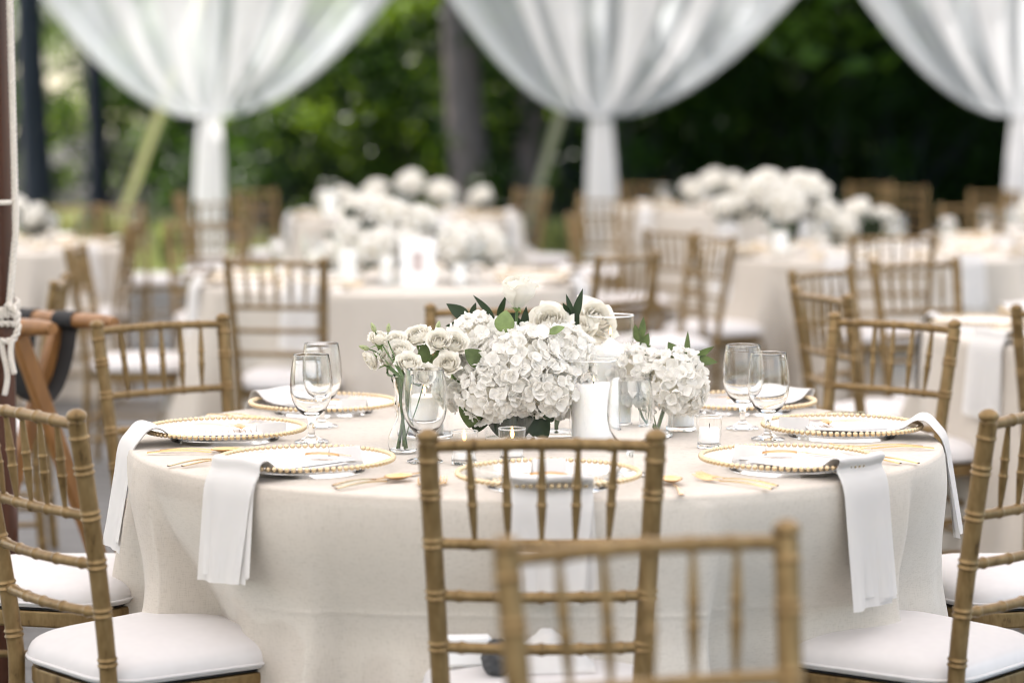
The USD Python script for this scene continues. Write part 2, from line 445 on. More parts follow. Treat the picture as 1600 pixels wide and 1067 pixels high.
def strap(a, b, look, label):
    a, b = np.array(a, float), np.array(b, float)
    d = (b - a) / np.linalg.norm(b - a)
    w = np.cross(d, [0, 1, 0]); w /= np.linalg.norm(w); n = np.cross(d, w)
    v = []
    for q in np.linspace(0, 1, 12):
        p = a + (b - a) * q + np.array([0, 0, -0.03 * math.sin(PI * q)])
        for sx, sy in ((-1, -1), (1, -1), (1, 1), (-1, 1)):
            v.append(p + w * sx * 0.045 + n * sy * 0.003)
    t = thing('guy_strap', label, 'strap')
    obj('webbing', (np.array(v), gridf(4, 12, True)), look, t, smooth=False)
    obj('stake', tube([b + [0.02, 0, -0.05], b + [0, 0, 0.1], b + [-0.01, 0, 0.18]], 0.018, 8), 'bark_dark', t)


strap((-2.70, 22.25, 2.95), (-4.15, 24.6, 0.0), 'gold_strap', 'pale yellow tent strap slanting down to the grass beside the left curtain')
strap((0.86, 21.5, 2.95), (0.02, 24.6, 0.0), 'grey_strap', 'grey tent strap slanting down between the brown trunks and the middle curtain')

# ------------------------------------------------------------------ trees, shrubs and grass beyond the tent
def leaf_cloud(n, size, shape, seed, flat=0.0):
    """n folded leaves spread by shape(rng, n) -> points."""
    r = np.random.default_rng(seed)
    c = shape(r, n)
    d = r.normal(size=(n, 3)); d[:, 2] *= 0.6; d /= np.linalg.norm(d, axis=1, keepdims=True)
    up = r.normal(size=(n, 3)) * 0.7 + [0, 0, 1.0]
    s = np.cross(d, up); s /= np.linalg.norm(s, axis=1, keepdims=True)
    nn = np.cross(s, d)
    L = size * r.uniform(0.6, 1.3, (n, 1))
    v = np.stack([c - d * L * 0.5, c + s * L * 0.3 + nn * L * 0.1, c + d * L * 0.5, c - s * L * 0.3 + nn * L * 0.1], 1).reshape(-1, 3)
    k = np.arange(n)[:, None] * 4
    f = np.vstack([k + [0, 1, 2], k + [0, 2, 3]])
    return v, f


def clumps(r, n, centers, rad):
    k = r.integers(0, len(centers), n)
    q = r.normal(size=(n, 3)); q /= np.linalg.norm(q, axis=1, keepdims=True)
    return centers[k] + q * rad[k][:, None] * (r.random((n, 1)) ** 0.5) * [1, 1, 0.75]


def shrub_class(name, seed, look, n=5200, size=0.115, h=3.6, w=1.5):
    r = np.random.default_rng(seed)
    m = 46
    a, hh = r.uniform(0, 2 * PI, m), r.random(m) ** 0.8
    rr = w * np.sqrt(r.random(m)) * (0.55 + 0.6 * np.sin(PI * np.clip(hh * 0.8 + 0.2, 0, 1)))
    cen = np.stack([rr * np.cos(a), rr * np.sin(a), 0.15 + hh * h], 1)
    rad = r.uniform(0.25, 0.6, m)
    k = klass(name)
    obj('foliage', leaf_cloud(n, size, lambda q, nn: clumps(q, nn, cen, rad), seed + 1), look, k, smooth=False)
    st = [tube([(0, 0, -0.1), tuple(c * [0.4, 0.4, 0.5]), tuple(c)], [0.03, 0.02, 0.006], 5) for c in cen[:14]]
    obj('stems', cat_(st), 'bark_dark', k)
    return k


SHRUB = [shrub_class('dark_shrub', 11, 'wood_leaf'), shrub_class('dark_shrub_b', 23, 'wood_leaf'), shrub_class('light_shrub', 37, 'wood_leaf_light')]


def tree_class(name, seed, bark, look, r0=0.19, lean=(0.0, 0.0), n=5200, crown_h=6.6, h=10.0, crown_r=3.4, off=0.0):
    r = np.random.default_rng(seed)
    k = klass(name)
    zz = np.linspace(-0.15, h, 18)
    path = np.stack([lean[0] * zz + 0.05 * np.sin(zz * 0.7 + seed), lean[1] * zz + 0.05 * np.cos(zz * 0.6 + seed), zz], 1)
    rad = r0 * (1.0 - 0.055 * zz) * (1 + 0.35 * np.exp(-(zz + 0.15) * 3))
    v, f = tube(path, rad, 18)
    v = v + 0.012 * (meshkit.fbm(v * [9, 9, 1.5], 3, seed)[:, None] - 0.5) * 2 * np.c_[np.ones(len(v)), np.ones(len(v)), np.zeros(len(v))]
    obj('trunk', (v, f), bark, k, smooth=True)
    m = 42
    q = r.normal(size=(m, 3)); q /= np.linalg.norm(q, axis=1, keepdims=True)
    cen = q * (r.random((m, 1)) ** 0.4) * [crown_r, crown_r, 2.4] + [lean[0] * crown_h + off, lean[1] * crown_h, crown_h + 1.2]
    rd = r.uniform(0.7, 1.25, m)
    for c in cen[:9]:
        s = path[9 + (int(c[2] * 3) % 6)]
        obj('limb', tube([s, (s + c) / 2 + [0, 0, 0.3], c], [0.07, 0.05, 0.02], 6), bark, k)
    obj('crown', leaf_cloud(n, 0.30, lambda a, b: clumps(a, b, cen, rd), seed + 5), look, k, smooth=False)
    return k


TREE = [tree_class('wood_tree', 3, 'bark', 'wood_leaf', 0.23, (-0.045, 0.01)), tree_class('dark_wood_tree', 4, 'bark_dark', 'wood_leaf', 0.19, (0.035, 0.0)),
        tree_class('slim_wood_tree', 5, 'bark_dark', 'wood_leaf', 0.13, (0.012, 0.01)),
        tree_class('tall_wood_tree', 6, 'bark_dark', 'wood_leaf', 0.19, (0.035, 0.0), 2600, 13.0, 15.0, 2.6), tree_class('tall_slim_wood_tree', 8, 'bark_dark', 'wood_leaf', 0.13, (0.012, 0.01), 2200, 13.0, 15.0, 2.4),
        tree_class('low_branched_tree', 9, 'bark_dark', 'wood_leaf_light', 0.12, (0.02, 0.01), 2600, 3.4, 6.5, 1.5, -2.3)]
copy(TREE[5], 'tree', 'low green branch hanging between the middle and right curtains', 'tree', (5.55, 25.2, -0.35), 0)
copy(TREE[0], 'tree', 'thick brown-grey tree trunk left of the middle curtain', 'tree', (-0.42, 27.0, 0), 0)
copy(TREE[0], 'tree', 'brown-grey tree trunk half hidden by the middle curtain, behind the grey strap', 'tree', (0.13, 27.7, 0), 180, scale=(0.72, 0.72, 1.0))
copy(TREE[3], 'tree', 'leftmost dark bluish tree trunk beside the rope', 'tree', (-5.62, 29.0, 0), 160)
copy(TREE[4], 'tree', 'slimmer dark trunk between the leftmost trunk and the yellow strap', 'tree', (-5.35, 31.0, 0), 40)
wr = np.random.default_rng(91)
for ix in range(9):
    for iy in range(5):
        x, y = -17.0 + ix * 4.2 + wr.uniform(-1.2, 1.2), 28.5 + iy * 4.6 + wr.uniform(-1.2, 1.2)
        ang, pick, z = wr.uniform(0, 360), int(wr.integers(1, 3)), wr.uniform(-0.6, 0.6)
        if x < -1.8 and (iy > 2 or y < 37.5):
            continue
        if abs(x / y - (-5.6 / 29)) < 0.03 or abs(x / y + 0.015) < 0.035:
            continue
        copy(TREE[pick], 'tree', 'tall dark tree in the shaded wood behind the tent', 'tree', (x, y, z), ang, 'tall dark trees of the shaded wood')
for x, y in ((7.4, 24.6), (5.8, 26.2), (9.0, 26.0), (4.2, 30.5), (7.6, 30.0), (1.6, 29.8)):
    copy(TREE[2], 'tree', 'tall dark tree in the shaded wood behind the tent', 'tree', (x, y, -0.8), 77 * x, 'tall dark trees of the shaded wood')
for row, (y0, n, x0, x1) in enumerate(((28.6, 13, -2.9, 7.2), (33.0, 13, -6.8, 9.5), (38.5, 14, -8.5, 11.5), (46.0, 14, -13.0, 13.0))):
    for k in range(n):
        x = x0 + (x1 - x0) * (k + 0.5) / n + wr.uniform(-0.3, 0.3)
        y = y0 + wr.uniform(-1.0, 1.0)
        sc = wr.uniform(0.85, 1.2) * (1.0 + 0.14 * row)
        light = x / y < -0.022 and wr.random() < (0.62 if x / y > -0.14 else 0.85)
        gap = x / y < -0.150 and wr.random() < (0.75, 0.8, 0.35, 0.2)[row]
        if gap or (abs(x + 0.5) < 0.9 and row == 0):
            continue
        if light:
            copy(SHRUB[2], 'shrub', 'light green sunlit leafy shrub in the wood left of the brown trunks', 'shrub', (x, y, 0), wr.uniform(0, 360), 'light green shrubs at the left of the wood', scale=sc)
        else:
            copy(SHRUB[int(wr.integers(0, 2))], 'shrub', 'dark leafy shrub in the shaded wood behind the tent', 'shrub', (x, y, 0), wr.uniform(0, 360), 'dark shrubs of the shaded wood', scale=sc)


def grass():
    r = np.random.default_rng(5)
    n = 15000
    x, y = r.uniform(-9, 2.2, n), r.uniform(22.6, 27.5, n)
    h = r.uniform(0.05, 0.16, n) * (1 + 1.6 * (meshkit.noise(np.stack([x * 0.8, y * 0.8, 0 * x], 1)) > 0.66))
    a = r.uniform(0, 2 * PI, n); ln = r.normal(0, 0.35, (n, 2)) * h[:, None]
    wv = np.stack([np.cos(a), np.sin(a), 0 * a], 1) * 0.006
    b = np.stack([x, y, 0 * x - 0.02], 1); tip = np.stack([x + ln[:, 0], y + ln[:, 1], h], 1)
    v = np.stack([b - wv, b + wv, tip], 1).reshape(-1, 3)
    obj('grass', (v, np.arange(3 * n).reshape(-1, 3)), 'grass_blade', smooth=False, label='bright sunlit grass beyond the tent floor at the left', cat='grass', kind='stuff')
    # tufts of tall light plants
    for k, (px, py, hh) in enumerate(((-4.35, 23.3, 0.62), (-3.95, 23.6, 0.55), (-3.35, 23.4, 0.50), (-3.05, 23.8, 0.46), (0.42, 23.2, 0.5))):
        m = 150
        a = r.uniform(0, 2 * PI, m); L = hh * r.uniform(0.6, 1.15, m)
        tl = r.uniform(0.1, 0.6, m)
        mid = np.stack([px + 0.45 * tl * L * np.cos(a), py + 0.45 * tl * L * np.sin(a), L * 0.6], 1)
        tp = np.stack([px + tl * L * np.cos(a), py + tl * L * np.sin(a), L], 1)
        b = np.stack([px + 0.06 * np.cos(a), py + 0.06 * np.sin(a), 0 * a], 1)
        wv = np.stack([-np.sin(a), np.cos(a), 0 * a], 1) * 0.014
        v = np.stack([b - wv * 0.6, b + wv * 0.6, mid + wv, mid - wv, tp], 1).reshape(-1, 3)
        q = np.arange(m)[:, None] * 5
        f = np.vstack([q + [0, 1, 2], q + [0, 2, 3], q + [3, 2, 4]])
        obj('grass_tuft', (v, f), 'grass_blade', smooth=False, cat='plant',
            label=('tall pale grass tuft left of the yellow strap', 'pale grass tuft just behind the foot of the yellow strap', 'pale grass tuft right of the yellow strap',
                   'small pale grass tuft close to the left curtain', 'pale grass tuft beside the tail of the middle curtain')[k])


grass()

# ------------------------------------------------------------------ gold chairs
SEAT = None


def seat_outline(grow=0.0):
    """Rounded seat shape, back at -y; a closed ring of points."""
    p = Polygon([(-0.165, -0.187), (0.165, -0.187), (0.206, 0.13), (0.15, 0.195), (0.06, 0.215), (-0.06, 0.215), (-0.15, 0.195), (-0.206, 0.13)])
    p = p.buffer(-0.085).buffer(0.085 + grow, quad_segs=12)
    ring = np.array(p.exterior.coords)[:-1]
    s = np.r_[0, np.cumsum(np.linalg.norm(np.diff(np.vstack([ring, ring[:1]]), axis=0), axis=1))]
    q = np.linspace(0, s[-1], 64, endpoint=False)
    rr = np.vstack([ring, ring[:1]])
    return np.stack([np.interp(q, s, rr[:, k]) for k in range(2)], 1)


def layered(ring, rows):
    """Skin through copies of a ring: rows (scale, z)."""
    c = ring.mean(0)
    v = np.vstack([np.c_[c + (ring - c) * s, np.full(len(ring), z)] for s, z in rows])
    return v, gridf(len(ring), len(rows), True)


def chair_class():
    k = klass('gold_chair')
    hw0, hw1, hw2 = 0.158, 0.162, 0.184

    def post_pt(z):
        z = np.asarray(z, float)
        x = np.where(z < 0.42, hw0 + (hw1 - hw0) * z / 0.42, hw1 + (hw2 - hw1) * (z - 0.42) / 0.49)
        y = np.where(z < 0.42, -0.212 + 0.022 * np.sin(z / 0.42 * PI / 2), -0.190 - 0.072 * (np.clip(z - 0.42, 0, 1) / 0.49) ** 1.25)
        return x, y

    zs = np.linspace(0, 0.893, 46)
    rails_z = (0.888, 0.726, 0.638, 0.550)
    ring_z = [0.08, 0.09, 0.20, 0.21, 0.33, 0.34, 0.455, 0.465, 0.545, 0.556, 0.633, 0.644, 0.721, 0.732, 0.803, 0.814, 0.866]
    for sx in (-1, 1):
        x, y = post_pt(zs)
        p = np.stack([sx * x, y, zs], 1)
        rod = ringed(p, 0.0150, [z / 0.893 for z in ring_z], n=22, bump=0.0027, w=0.0030, r1=0.0162)
        tx, ty = post_pt(0.893)
        cap = lathe([(0, 0.0), (0.0135, 0.0), (0.0130, 0.004), (0.0165, 0.006), (0.0180, 0.010), (0.0180, 0.014), (0.0150, 0.019), (0.008, 0.0235), (0, 0.025)], 22)
        cv = cap[0] * [1, 1, 1] + [sx * tx, ty, 0.892]
        obj('back_post', cat_([rod, (cv, cap[1])]), 'gold_paint', k)
    # rails, bowed a little backwards
    for zi, z in enumerate(rails_z):
        x, y = post_pt(z)
        s = np.linspace(-1, 1, 31)
        bow = (0.004, 0.014, 0.020, 0.020)[zi]
        p = np.stack([s * (x - 0.010), y - bow * (1 - s ** 2), np.full(31, z) + (0.004 * (1 - s ** 2) if zi == 0 else 0)], 1)
        fr = [0.5 + q * 0.058 / (2 * x) for q in (-2, -1, 0, 1, 2)] if zi < 2 else [0.09, 0.30, 0.5, 0.70, 0.91]
        obj('top_rail' if zi == 0 else 'spindle_rail' if zi == 1 else 'back_rail', ringed(p, 0.0092 if zi else 0.0100, fr, n=16, bump=0.0022, w=0.0050), 'gold_paint', k)
    xt, yt = post_pt(0.880); xb, yb = post_pt(0.733)
    for q in (-2, -1, 0, 1, 2):
        bt, bb = 0.004 * (1 - (q * 0.059 / xt) ** 2), 0.014 * (1 - (q * 0.054 / xb) ** 2)
        a, b = np.array([q * 0.0585, yt - bt, 0.882]), np.array([q * 0.0540, yb - bb, 0.731])
        t = np.array([0, 0.06, 0.2, 0.36, 0.385, 0.40, 0.415, 0.44, 0.47, 0.55, 0.58, 0.595, 0.61, 0.635, 0.66, 0.80, 0.94, 1.0])
        r = np.array([4.6, 4.8, 6.2, 7.6, 8.0, 9.6, 8.1, 7.4, 7.3, 7.4, 8.0, 9.6, 8.2, 7.9, 7.6, 6.2, 4.4, 4.2]) * 1e-3
        obj('spindle', tube(a + (b - a) * t[:, None], r, 14), 'gold_paint', k)
    ring = seat_outline()
    obj('seat_frame', layered(ring, [(0.80, 0.374), (0.985, 0.372), (1.0, 0.376), (1.0, 0.400), (0.99, 0.405), (0.80, 0.405), (0.0, 0.405)]), 'gold_paint', k)
    obj('pad_base', layered(ring, [(0.0, 0.407), (0.955, 0.407), (0.955, 0.4105), (0.0, 0.4105)]), 'black_webbing', k)
    r2 = seat_outline(0.004)
    rows = [(0.0, 0.412), (0.95, 0.412), (0.99, 0.414), (1.010, 0.420), (1.014, 0.428), (1.006, 0.437), (0.985, 0.4455), (0.95, 0.4525), (0.89, 0.459), (0.80, 0.4645), (0.65, 0.4695), (0.45, 0.4730), (0.22, 0.4745), (0.0, 0.475)]
    obj('cushion', layered(r2, rows), 'cushion', k, smooth=50)
    rp = seat_outline(0.0085)
    obj('piping', tube(np.c_[np.vstack([rp, rp[:2]]), np.full(66, 0.4235)], 0.0030, 7, cap=False), 'cushion', k)
    for sx in (-1, 1):
        p = np.stack([np.full(20, sx * 0.178), np.full(20, 0.165), np.linspace(0, 0.372, 20)], 1)
        obj('front_leg', ringed(p, 0.0125, [0.2, 0.23, 0.5, 0.53, 0.8, 0.83], n=16, r1=0.0150), 'gold_paint', k)
        for z in (0.14, 0.235):
            p = np.stack([sx * np.linspace(0.160, 0.178, 12), np.linspace(-0.198, 0.155, 12), np.full(12, z)], 1)
            obj('side_stretcher', ringed(p, 0.0085, [0.2, 0.5, 0.8], n=12), 'gold_paint', k)
    for z in (0.185, 0.275):
        p = np.stack([np.linspace(-0.168, 0.168, 12), np.full(12, 0.165), np.full(12, z)], 1)
        obj('front_stretcher', ringed(p, 0.0085, [0.2, 0.5, 0.8], n=12), 'gold_paint', k)
    p = np.stack([np.linspace(-0.152, 0.152, 12), np.full(12, -0.197), np.full(12, 0.19)], 1)
    obj('rear_stretcher', ringed(p, 0.0085, [0.2, 0.5, 0.8], n=12), 'gold_paint', k)
    return k


CHAIR = chair_class()
FRONT_SEATS = []


def chair(x, y, face, label, group=None, seat=False):
    """face: degrees, the way the sitter looks (0 = +x, 90 = away from the camera)."""
    copy(CHAIR, 'gold_chair', label, 'chair', (x, y, 0), face - 90, group)
    if seat:
        FRONT_SEATS.append((x, y, face))


chair(0.048, 4.105, 90, 'gold bamboo-style chair at the front of the main table, its back over the front place', seat=True)
chair(-0.672, 4.430, 41, 'gold chair cut by the left edge in front, its big white cushion before the tablecloth', seat=True)
chair(0.748, 4.430, 138, 'gold chair cut by the right edge in front, its white cushion before the tablecloth', seat=True)
chair(-0.985, 5.10, -6, 'gold chair at the left side of the main table, only its white seat in view')
chair(1.085, 5.10, 186, 'gold chair at the right side of the main table, only its white seat in view')
chair(-0.733, 5.935, -51.5, 'gold chair pulled out at the left rear, beside the wooden folding stand')
chair(0.80, 5.98, 227, 'gold chair pulled out at the right rear of the main table, behind the right plates')
chair(-0.04, 6.34, -90, 'gold chair behind the main bouquet, just one post tip and rail showing')
chair(0.25, 2.65, -71, 'nearest gold chair, very blurred, crossing the bottom of the picture')
chair(-0.84, 9.20, 82, 'blurred gold chair in front of the second table, left of the white bouquets')
chair(0.244, 9.37, 140, 'blurred gold chair at the right of the second table, behind the main bouquet')
chair(-1.52, 9.85, 0, 'blurred gold chair left of the second table, its seat behind the pulled-out chair')
chair(-1.50, 12.15, -72, 'blurred gold chair standing before the tail of the left curtain')
chair(1.16, 7.21, 17.5, 'gold chair seen edge-on behind the pulled-out right chair')
chair(1.26, 8.11, -40, 'gold chair half hidden directly behind the edge-on chair at the right')
chair(1.59, 8.58, -63, 'gold chair facing the camera behind the right-hand table')
chair(1.67, 6.69, 57, 'gold chair in front of the right-hand table, one post at the right edge')
chair(-1.71, 7.73, 185, 'gold chair turned away behind the wooden folding stand')
chair(0.95, 11.50, 37, 'blurred gold chair at the left side of the table with the large right bouquet')
chair(1.72, 11.17, 90, 'blurred gold chair before the table with the large right bouquet')
chair(2.60, 11.60, 150, 'blurred gold chair at the right picture edge under the right curtain tail')
chair(0.62, 13.40, -50, 'blurred gold chair just right of the tail of the middle curtain')
chair(-2.15, 17.50, 0, 'far gold chair seen edge-on left of the left curtain tail')
chair(-1.80, 18.30, -50, 'far gold chair right of the left curtain tail')
chair(-0.05, 18.50, -140, 'far gold chair left of the middle curtain, under the grey strap')
chair(0.24, 17.40, 180, 'far gold chair seen edge-on left of the middle curtain tail')
chair(1.15, 20.25, -80, 'farthest gold chair right of the middle curtain tail, before the black wood')
chair(3.04, 20.3, -90, 'far gold chair just right of the large right bouquet, left one of a pair')
chair(3.20, 19.1, -75, 'far gold chair right of the large right bouquet, right one of a pair')
chair(3.52, 18.4, 180, 'far gold chair seen edge-on between the pair and the right curtain')
chair(2.82, 14.75, -95, 'far gold chair low behind the far right table')
chair(3.58, 17.9, -100, 'far gold chair left of the right curtain tail')
chair(-2.75, 14.70, -95, 'far gold chair behind the far left table, before the pale grass')
chair(-2.20, 12.40, 180, 'far gold chair seen edge-on at the right of the far left table')
chair(-2.30, 15.20, 60, 'far gold chair low left of the left curtain tail, before the grass')
chair(-1.95, 15.90, 110, 'far gold chair directly before the left curtain tail')
chair(0.66, 10.70, 205, 'blurred gold chair turned left between the second table and the large bouquet')
chair(0.55, 15.90, -110, 'far gold chair overlapping the foot of the middle curtain tail')
chair(-2.62, 11.75, 95, 'blurred gold chair before the far left table, beside the rope')

# ------------------------------------------------------------------ tables under linen cloths
MC = np.array([0.048, 4.944]); MR, TZ = 0.827, 0.760


def cloth(c, R, label, seed, seats=(), fine=True):
    na = 480 if fine else 200
    r = np.random.default_rng(seed)
    th = np.arange(na) * 2 * PI / na
    limit = np.full(na, 9.0)
    ring = seat_outline(0.015)
    ring = np.vstack([ring, np.roll(ring, 1, 0) * 0.5 + ring * 0.5])
    for (x, y, face) in seats:
        w = rotz(np.c_[ring, np.zeros(len(ring))], face - 90)[:, :2] + [x, y] - c
        a, d = np.arctan2(w[:, 1], w[:, 0]), np.hypot(*w.T)
        idx = np.round(a / (2 * PI) * na).astype(int) % na
        for i, dd in zip(idx, d):
            for o in range(-9, 10):
                limit[(i + o) % na] = min(limit[(i + o) % na], dd + 0.05)
    # folds: a slowly wandering wave, deeper towards the floor
    nf = 10
    ph = r.uniform(0, 2 * PI, 6)
    warp = 0.5 * np.sin(2 * th + ph[0]) + 0.35 * np.sin(3 * th + ph[1]) + 0.25 * np.sin(5 * th + ph[4])

    def folds(q):
        t2 = th + 0.07 * q * np.sin(4 * th + ph[5])
        p = (nf * t2 / (2 * PI) + 0.30 * warp + ph[2]) % 1.0
        saw = np.where(p < 0.92, -1 + 2 * smoothstep(0, 0.92, p), 1 - 2 * smoothstep(0.92, 1.0, p))
        big = 0.55 + 0.45 * np.sin(3 * th + ph[3])
        return 0.75 * saw * big + 0.32 * np.sin(5 * t2 + ph[3] + warp) + 0.16 * np.cos(29 * t2 + 3 * warp + ph[5]) * q

    soft = np.copy(limit)
    soft = np.clip(soft, 0.775, R + 0.03)
    soft = np.min([np.roll(soft, k) for k in range(-10, 11)], 0)
    for _ in range(3):
        soft = np.mean([np.roll(soft, k) for k in range(-11, 12)], 0)
    if not len(seats):
        soft = soft + 9
    prof = [(0.0, 0)] + [(R * q, 0) for q in (0.25, 0.5, 0.75, 0.9, 0.96)] + [(R - 0.008 + 0.010 * math.sin(a), -0.010 * (1 - math.cos(a))) for a in np.linspace(0.15, PI / 2, 6)]
    rows = []
    for pr, dz in prof:
        rows.append(np.stack([pr * np.cos(th), pr * np.sin(th), np.full(na, TZ + dz)], 1))
    for z in np.r_[np.linspace(0.742, 0.58, 22), np.linspace(0.574, 0.496, 34), np.linspace(0.488, 0.03, 58), 0.004]:
        q = (0.752 - z) / 0.752
        wave = folds(q)
        amp = 0.009 * smoothstep(0, 0.10, q) + 0.20 * smoothstep(0.05, 1.10, q) ** 0.85
        rad = R + 0.004 + 0.045 * q + wave * amp
        # pressed creases from the folded cloth
        if fine:
            rad = rad + 0.0055 * np.exp(-((z - 0.535 - 0.016 * np.sin(3 * th)) / 0.0045) ** 2) + 0.0035 * np.exp(-((np.sin((th - 0.35) * 2)) / 0.03) ** 2)
            rad = rad + 0.020 * (meshkit.fbm(np.stack([th * 7 + 2.0 * z, np.full(na, z * 6) + 0.8 * np.sin(3 * th), np.zeros(na)], 1), 4, seed) - 0.5) * smoothstep(0.02, 0.3, q)
        push = smoothstep(0.735, 0.47, z)
        lim = np.minimum(soft, 9.0)
        tgt = np.minimum(rad, lim + 1.15 * wave * amp)
        rad = rad * (1 - push) + tgt * push
        rows.append(np.stack([rad * np.cos(th), rad * np.sin(th), np.full(na, z)], 1))
    v = np.concatenate(rows) + [c[0], c[1], 0]
    f = gridf(na, len(rows), True)
    if fine:
        top = v[:, 2] > TZ - 0.001
        v[top, 2] += 0.0006 * np.exp(-((v[top, 0] - c[0] - 0.18) / 0.004) ** 2) + 0.0006 * np.exp(-((v[top, 1] - c[1] + 0.2) / 0.004) ** 2)
    obj('tablecloth', (v, f), 'linen', smooth=True, label=label, cat='tablecloth')


cloth(MC, MR, 'sand-beige linen cloth over the large round main table in the foreground', 3, FRONT_SEATS)
BG = {'second': (-0.50, 10.0), 'right': (2.12, 7.5), 'left': (-2.90, 12.8), 'back': (-0.76, 17.0), 'large': (1.75, 12.1), 'rightback': (3.1, 13.4), 'rear': (1.6, 18.8)}
BGL = {'second': 'the second table behind the main bouquet', 'right': 'the table cut by the right edge', 'left': 'the far left table by the rope', 'back': 'the far table right of the left curtain',
       'large': 'the table with the large right bouquet', 'rightback': 'the far right table near the right curtain', 'rear': 'the rearmost table right of the middle curtain'}
BGS = {'second': 'the second table behind the main bouquet', 'right': 'the table cut by the right edge', 'left': 'the far left table', 'back': 'the far table by the left curtain',
       'large': 'the table with the large bouquet', 'rightback': 'the far right table', 'rear': 'the rearmost table'}
for k, (key, c) in enumerate(BG.items()):
    cloth(np.array(c), MR, 'beige linen cloth over ' + BGL[key], 20 + k, (), False)

# ------------------------------------------------------------------ tableware patterns
def charger_class(name, fine=True):
    k = klass(name)
    R = 0.1675
    prof = [(0, 0.0078), (0.060, 0.0078), (0.100, 0.0078), (0.112, 0.0095), (0.134, 0.0165), (0.158, 0.0232)]
    n = 96 if fine else 40
    obj('glass_plate', lathe(prof, n), 'pane', k, smooth=40)
    obj('foot_ring', lathe([(0.098, 0.0072), (0.103, 0.0), (0.110, 0.0), (0.113, 0.0085), (0.106, 0.0082), (0.098, 0.0072)], n), 'glass', k, smooth=40)
    nb = 84 if fine else 78
    sp = trimesh.creation.icosphere(2 if fine else 1, 0.0051 if fine else 0.0058)
    a = np.arange(nb) * 2 * PI / nb
    v = (np.array(sp.vertices)[None] + np.stack([0.1625 * np.cos(a), 0.1625 * np.sin(a), np.full(nb, 0.0235)], 1)[:, None]).reshape(-1, 3)
    f = (np.array(sp.faces)[None] + (np.arange(nb) * len(sp.vertices))[:, None, None]).reshape(-1, 3)
    obj('gold_bead_rim', (v, f), 'gold_bead', k, smooth=True, kind='stuff')
    return k


CHARGER, CHARGER_FAR = charger_class('charger_plate'), charger_class('far_charger_plate', False)


def goblet_class(name, n):
    k = klass(name)
    out = [(0, 0.0), (0.032, 0.0), (0.0345, 0.0012), (0.0345, 0.0026), (0.030, 0.0046), (0.018, 0.0080), (0.0095, 0.0130), (0.0068, 0.020), (0.0062, 0.032), (0.0068, 0.042), (0.0105, 0.050),
           (0.0185, 0.0560), (0.0300, 0.0675), (0.0385, 0.0840), (0.0425, 0.1020), (0.0432, 0.1200), (0.0418, 0.1400), (0.0388, 0.1620), (0.0362, 0.1772)]
    inn = [(0.0357, 0.1785), (0.0350, 0.1772), (0.0375, 0.1620), (0.0404, 0.1400), (0.0417, 0.1200), (0.0410, 0.1020), (0.0370, 0.0855), (0.0285, 0.0705), (0.0170, 0.0610), (0.006, 0.0580), (0, 0.0575)]
    obj('bowl_and_stem', lathe(out + inn, n), 'glass', k, smooth=60)
    return k


GOBLET, GOBLET_FAR = goblet_class('water_goblet', 72), goblet_class('far_water_goblet', 28)


def glass_tube(r, h, n=72, base=0.008, wall=0.0022):
    return lathe([(0, 0), (r - 0.002, 0), (r, 0.002), (r, h - 0.001), (r - wall * 0.5, h), (r - wall, h - 0.001), (r - wall, base + 0.003), (r - wall - 0.004, base), (0, base)], n)


def glass_holder(r, h, parent, n=72, wall=0.0022):
    """Open cylinder: thin wall, solid rim and solid foot."""
    obj('glass_wall', lathe([(r, 0.008), (r, h * 0.5), (r, h - 0.002)], n), 'pane', parent, smooth=True)
    a = np.arange(16) * 2 * PI / 16
    obj('rim', lathe([(r + 0.0014 * math.cos(q), h - 0.002 + 0.0016 * math.sin(q)) for q in np.r_[a, 0]], n), 'glass', parent, smooth=True)
    obj('foot', lathe([(0, 0), (r - 0.002, 0), (r, 0.002), (r, 0.006), (r - 0.0015, 0.008), (0, 0.0085)], n), 'glass', parent, smooth=40)


FLAME = lathe([(0, 0), (0.0018, 0.001), (0.0036, 0.005), (0.0040, 0.009), (0.0030, 0.015), (0.0014, 0.021), (0, 0.026)], 12)


def candle(name, label, loc, r, z0, h, lit=True, peak=0.0, fs=1.0):
    """A wax candle standing at loc; peak raises its middle."""
    t = thing(name, label, 'candle', (loc[0], loc[1], z0))
    prof = [(0, 0), (r - 0.002, 0), (r, 0.002), (r, h - 0.002), (r - 0.002, h)] + [(r * q, h + peak * (1 - q) ** 1.2 - (0 if peak else 0.002)) for q in (0.8, 0.6, 0.4, 0.2, 0.08)] + [(0, h + peak)]
    obj('wax', lathe(prof, 48), 'wax', t, smooth=50)
    obj('wick', tube([(0, 0, h + peak - 0.003), (0.0004, 0, h + peak + 0.004), (0.001, 0, h + peak + 0.009)], 0.0009, 6), 'wick', t)
    if lit:
        obj('flame', (FLAME[0] * fs + [0.0006, 0, h + peak + 0.004], FLAME[1]), 'flame', t, smooth=True)
    return t


def holder(name, label, loc, r, h, cat='candle holder', group=None):
    t = thing(name, label, cat, (loc[0], loc[1], TZ + 0.0015), group=group)
    glass_holder(r, h, t)
    return t


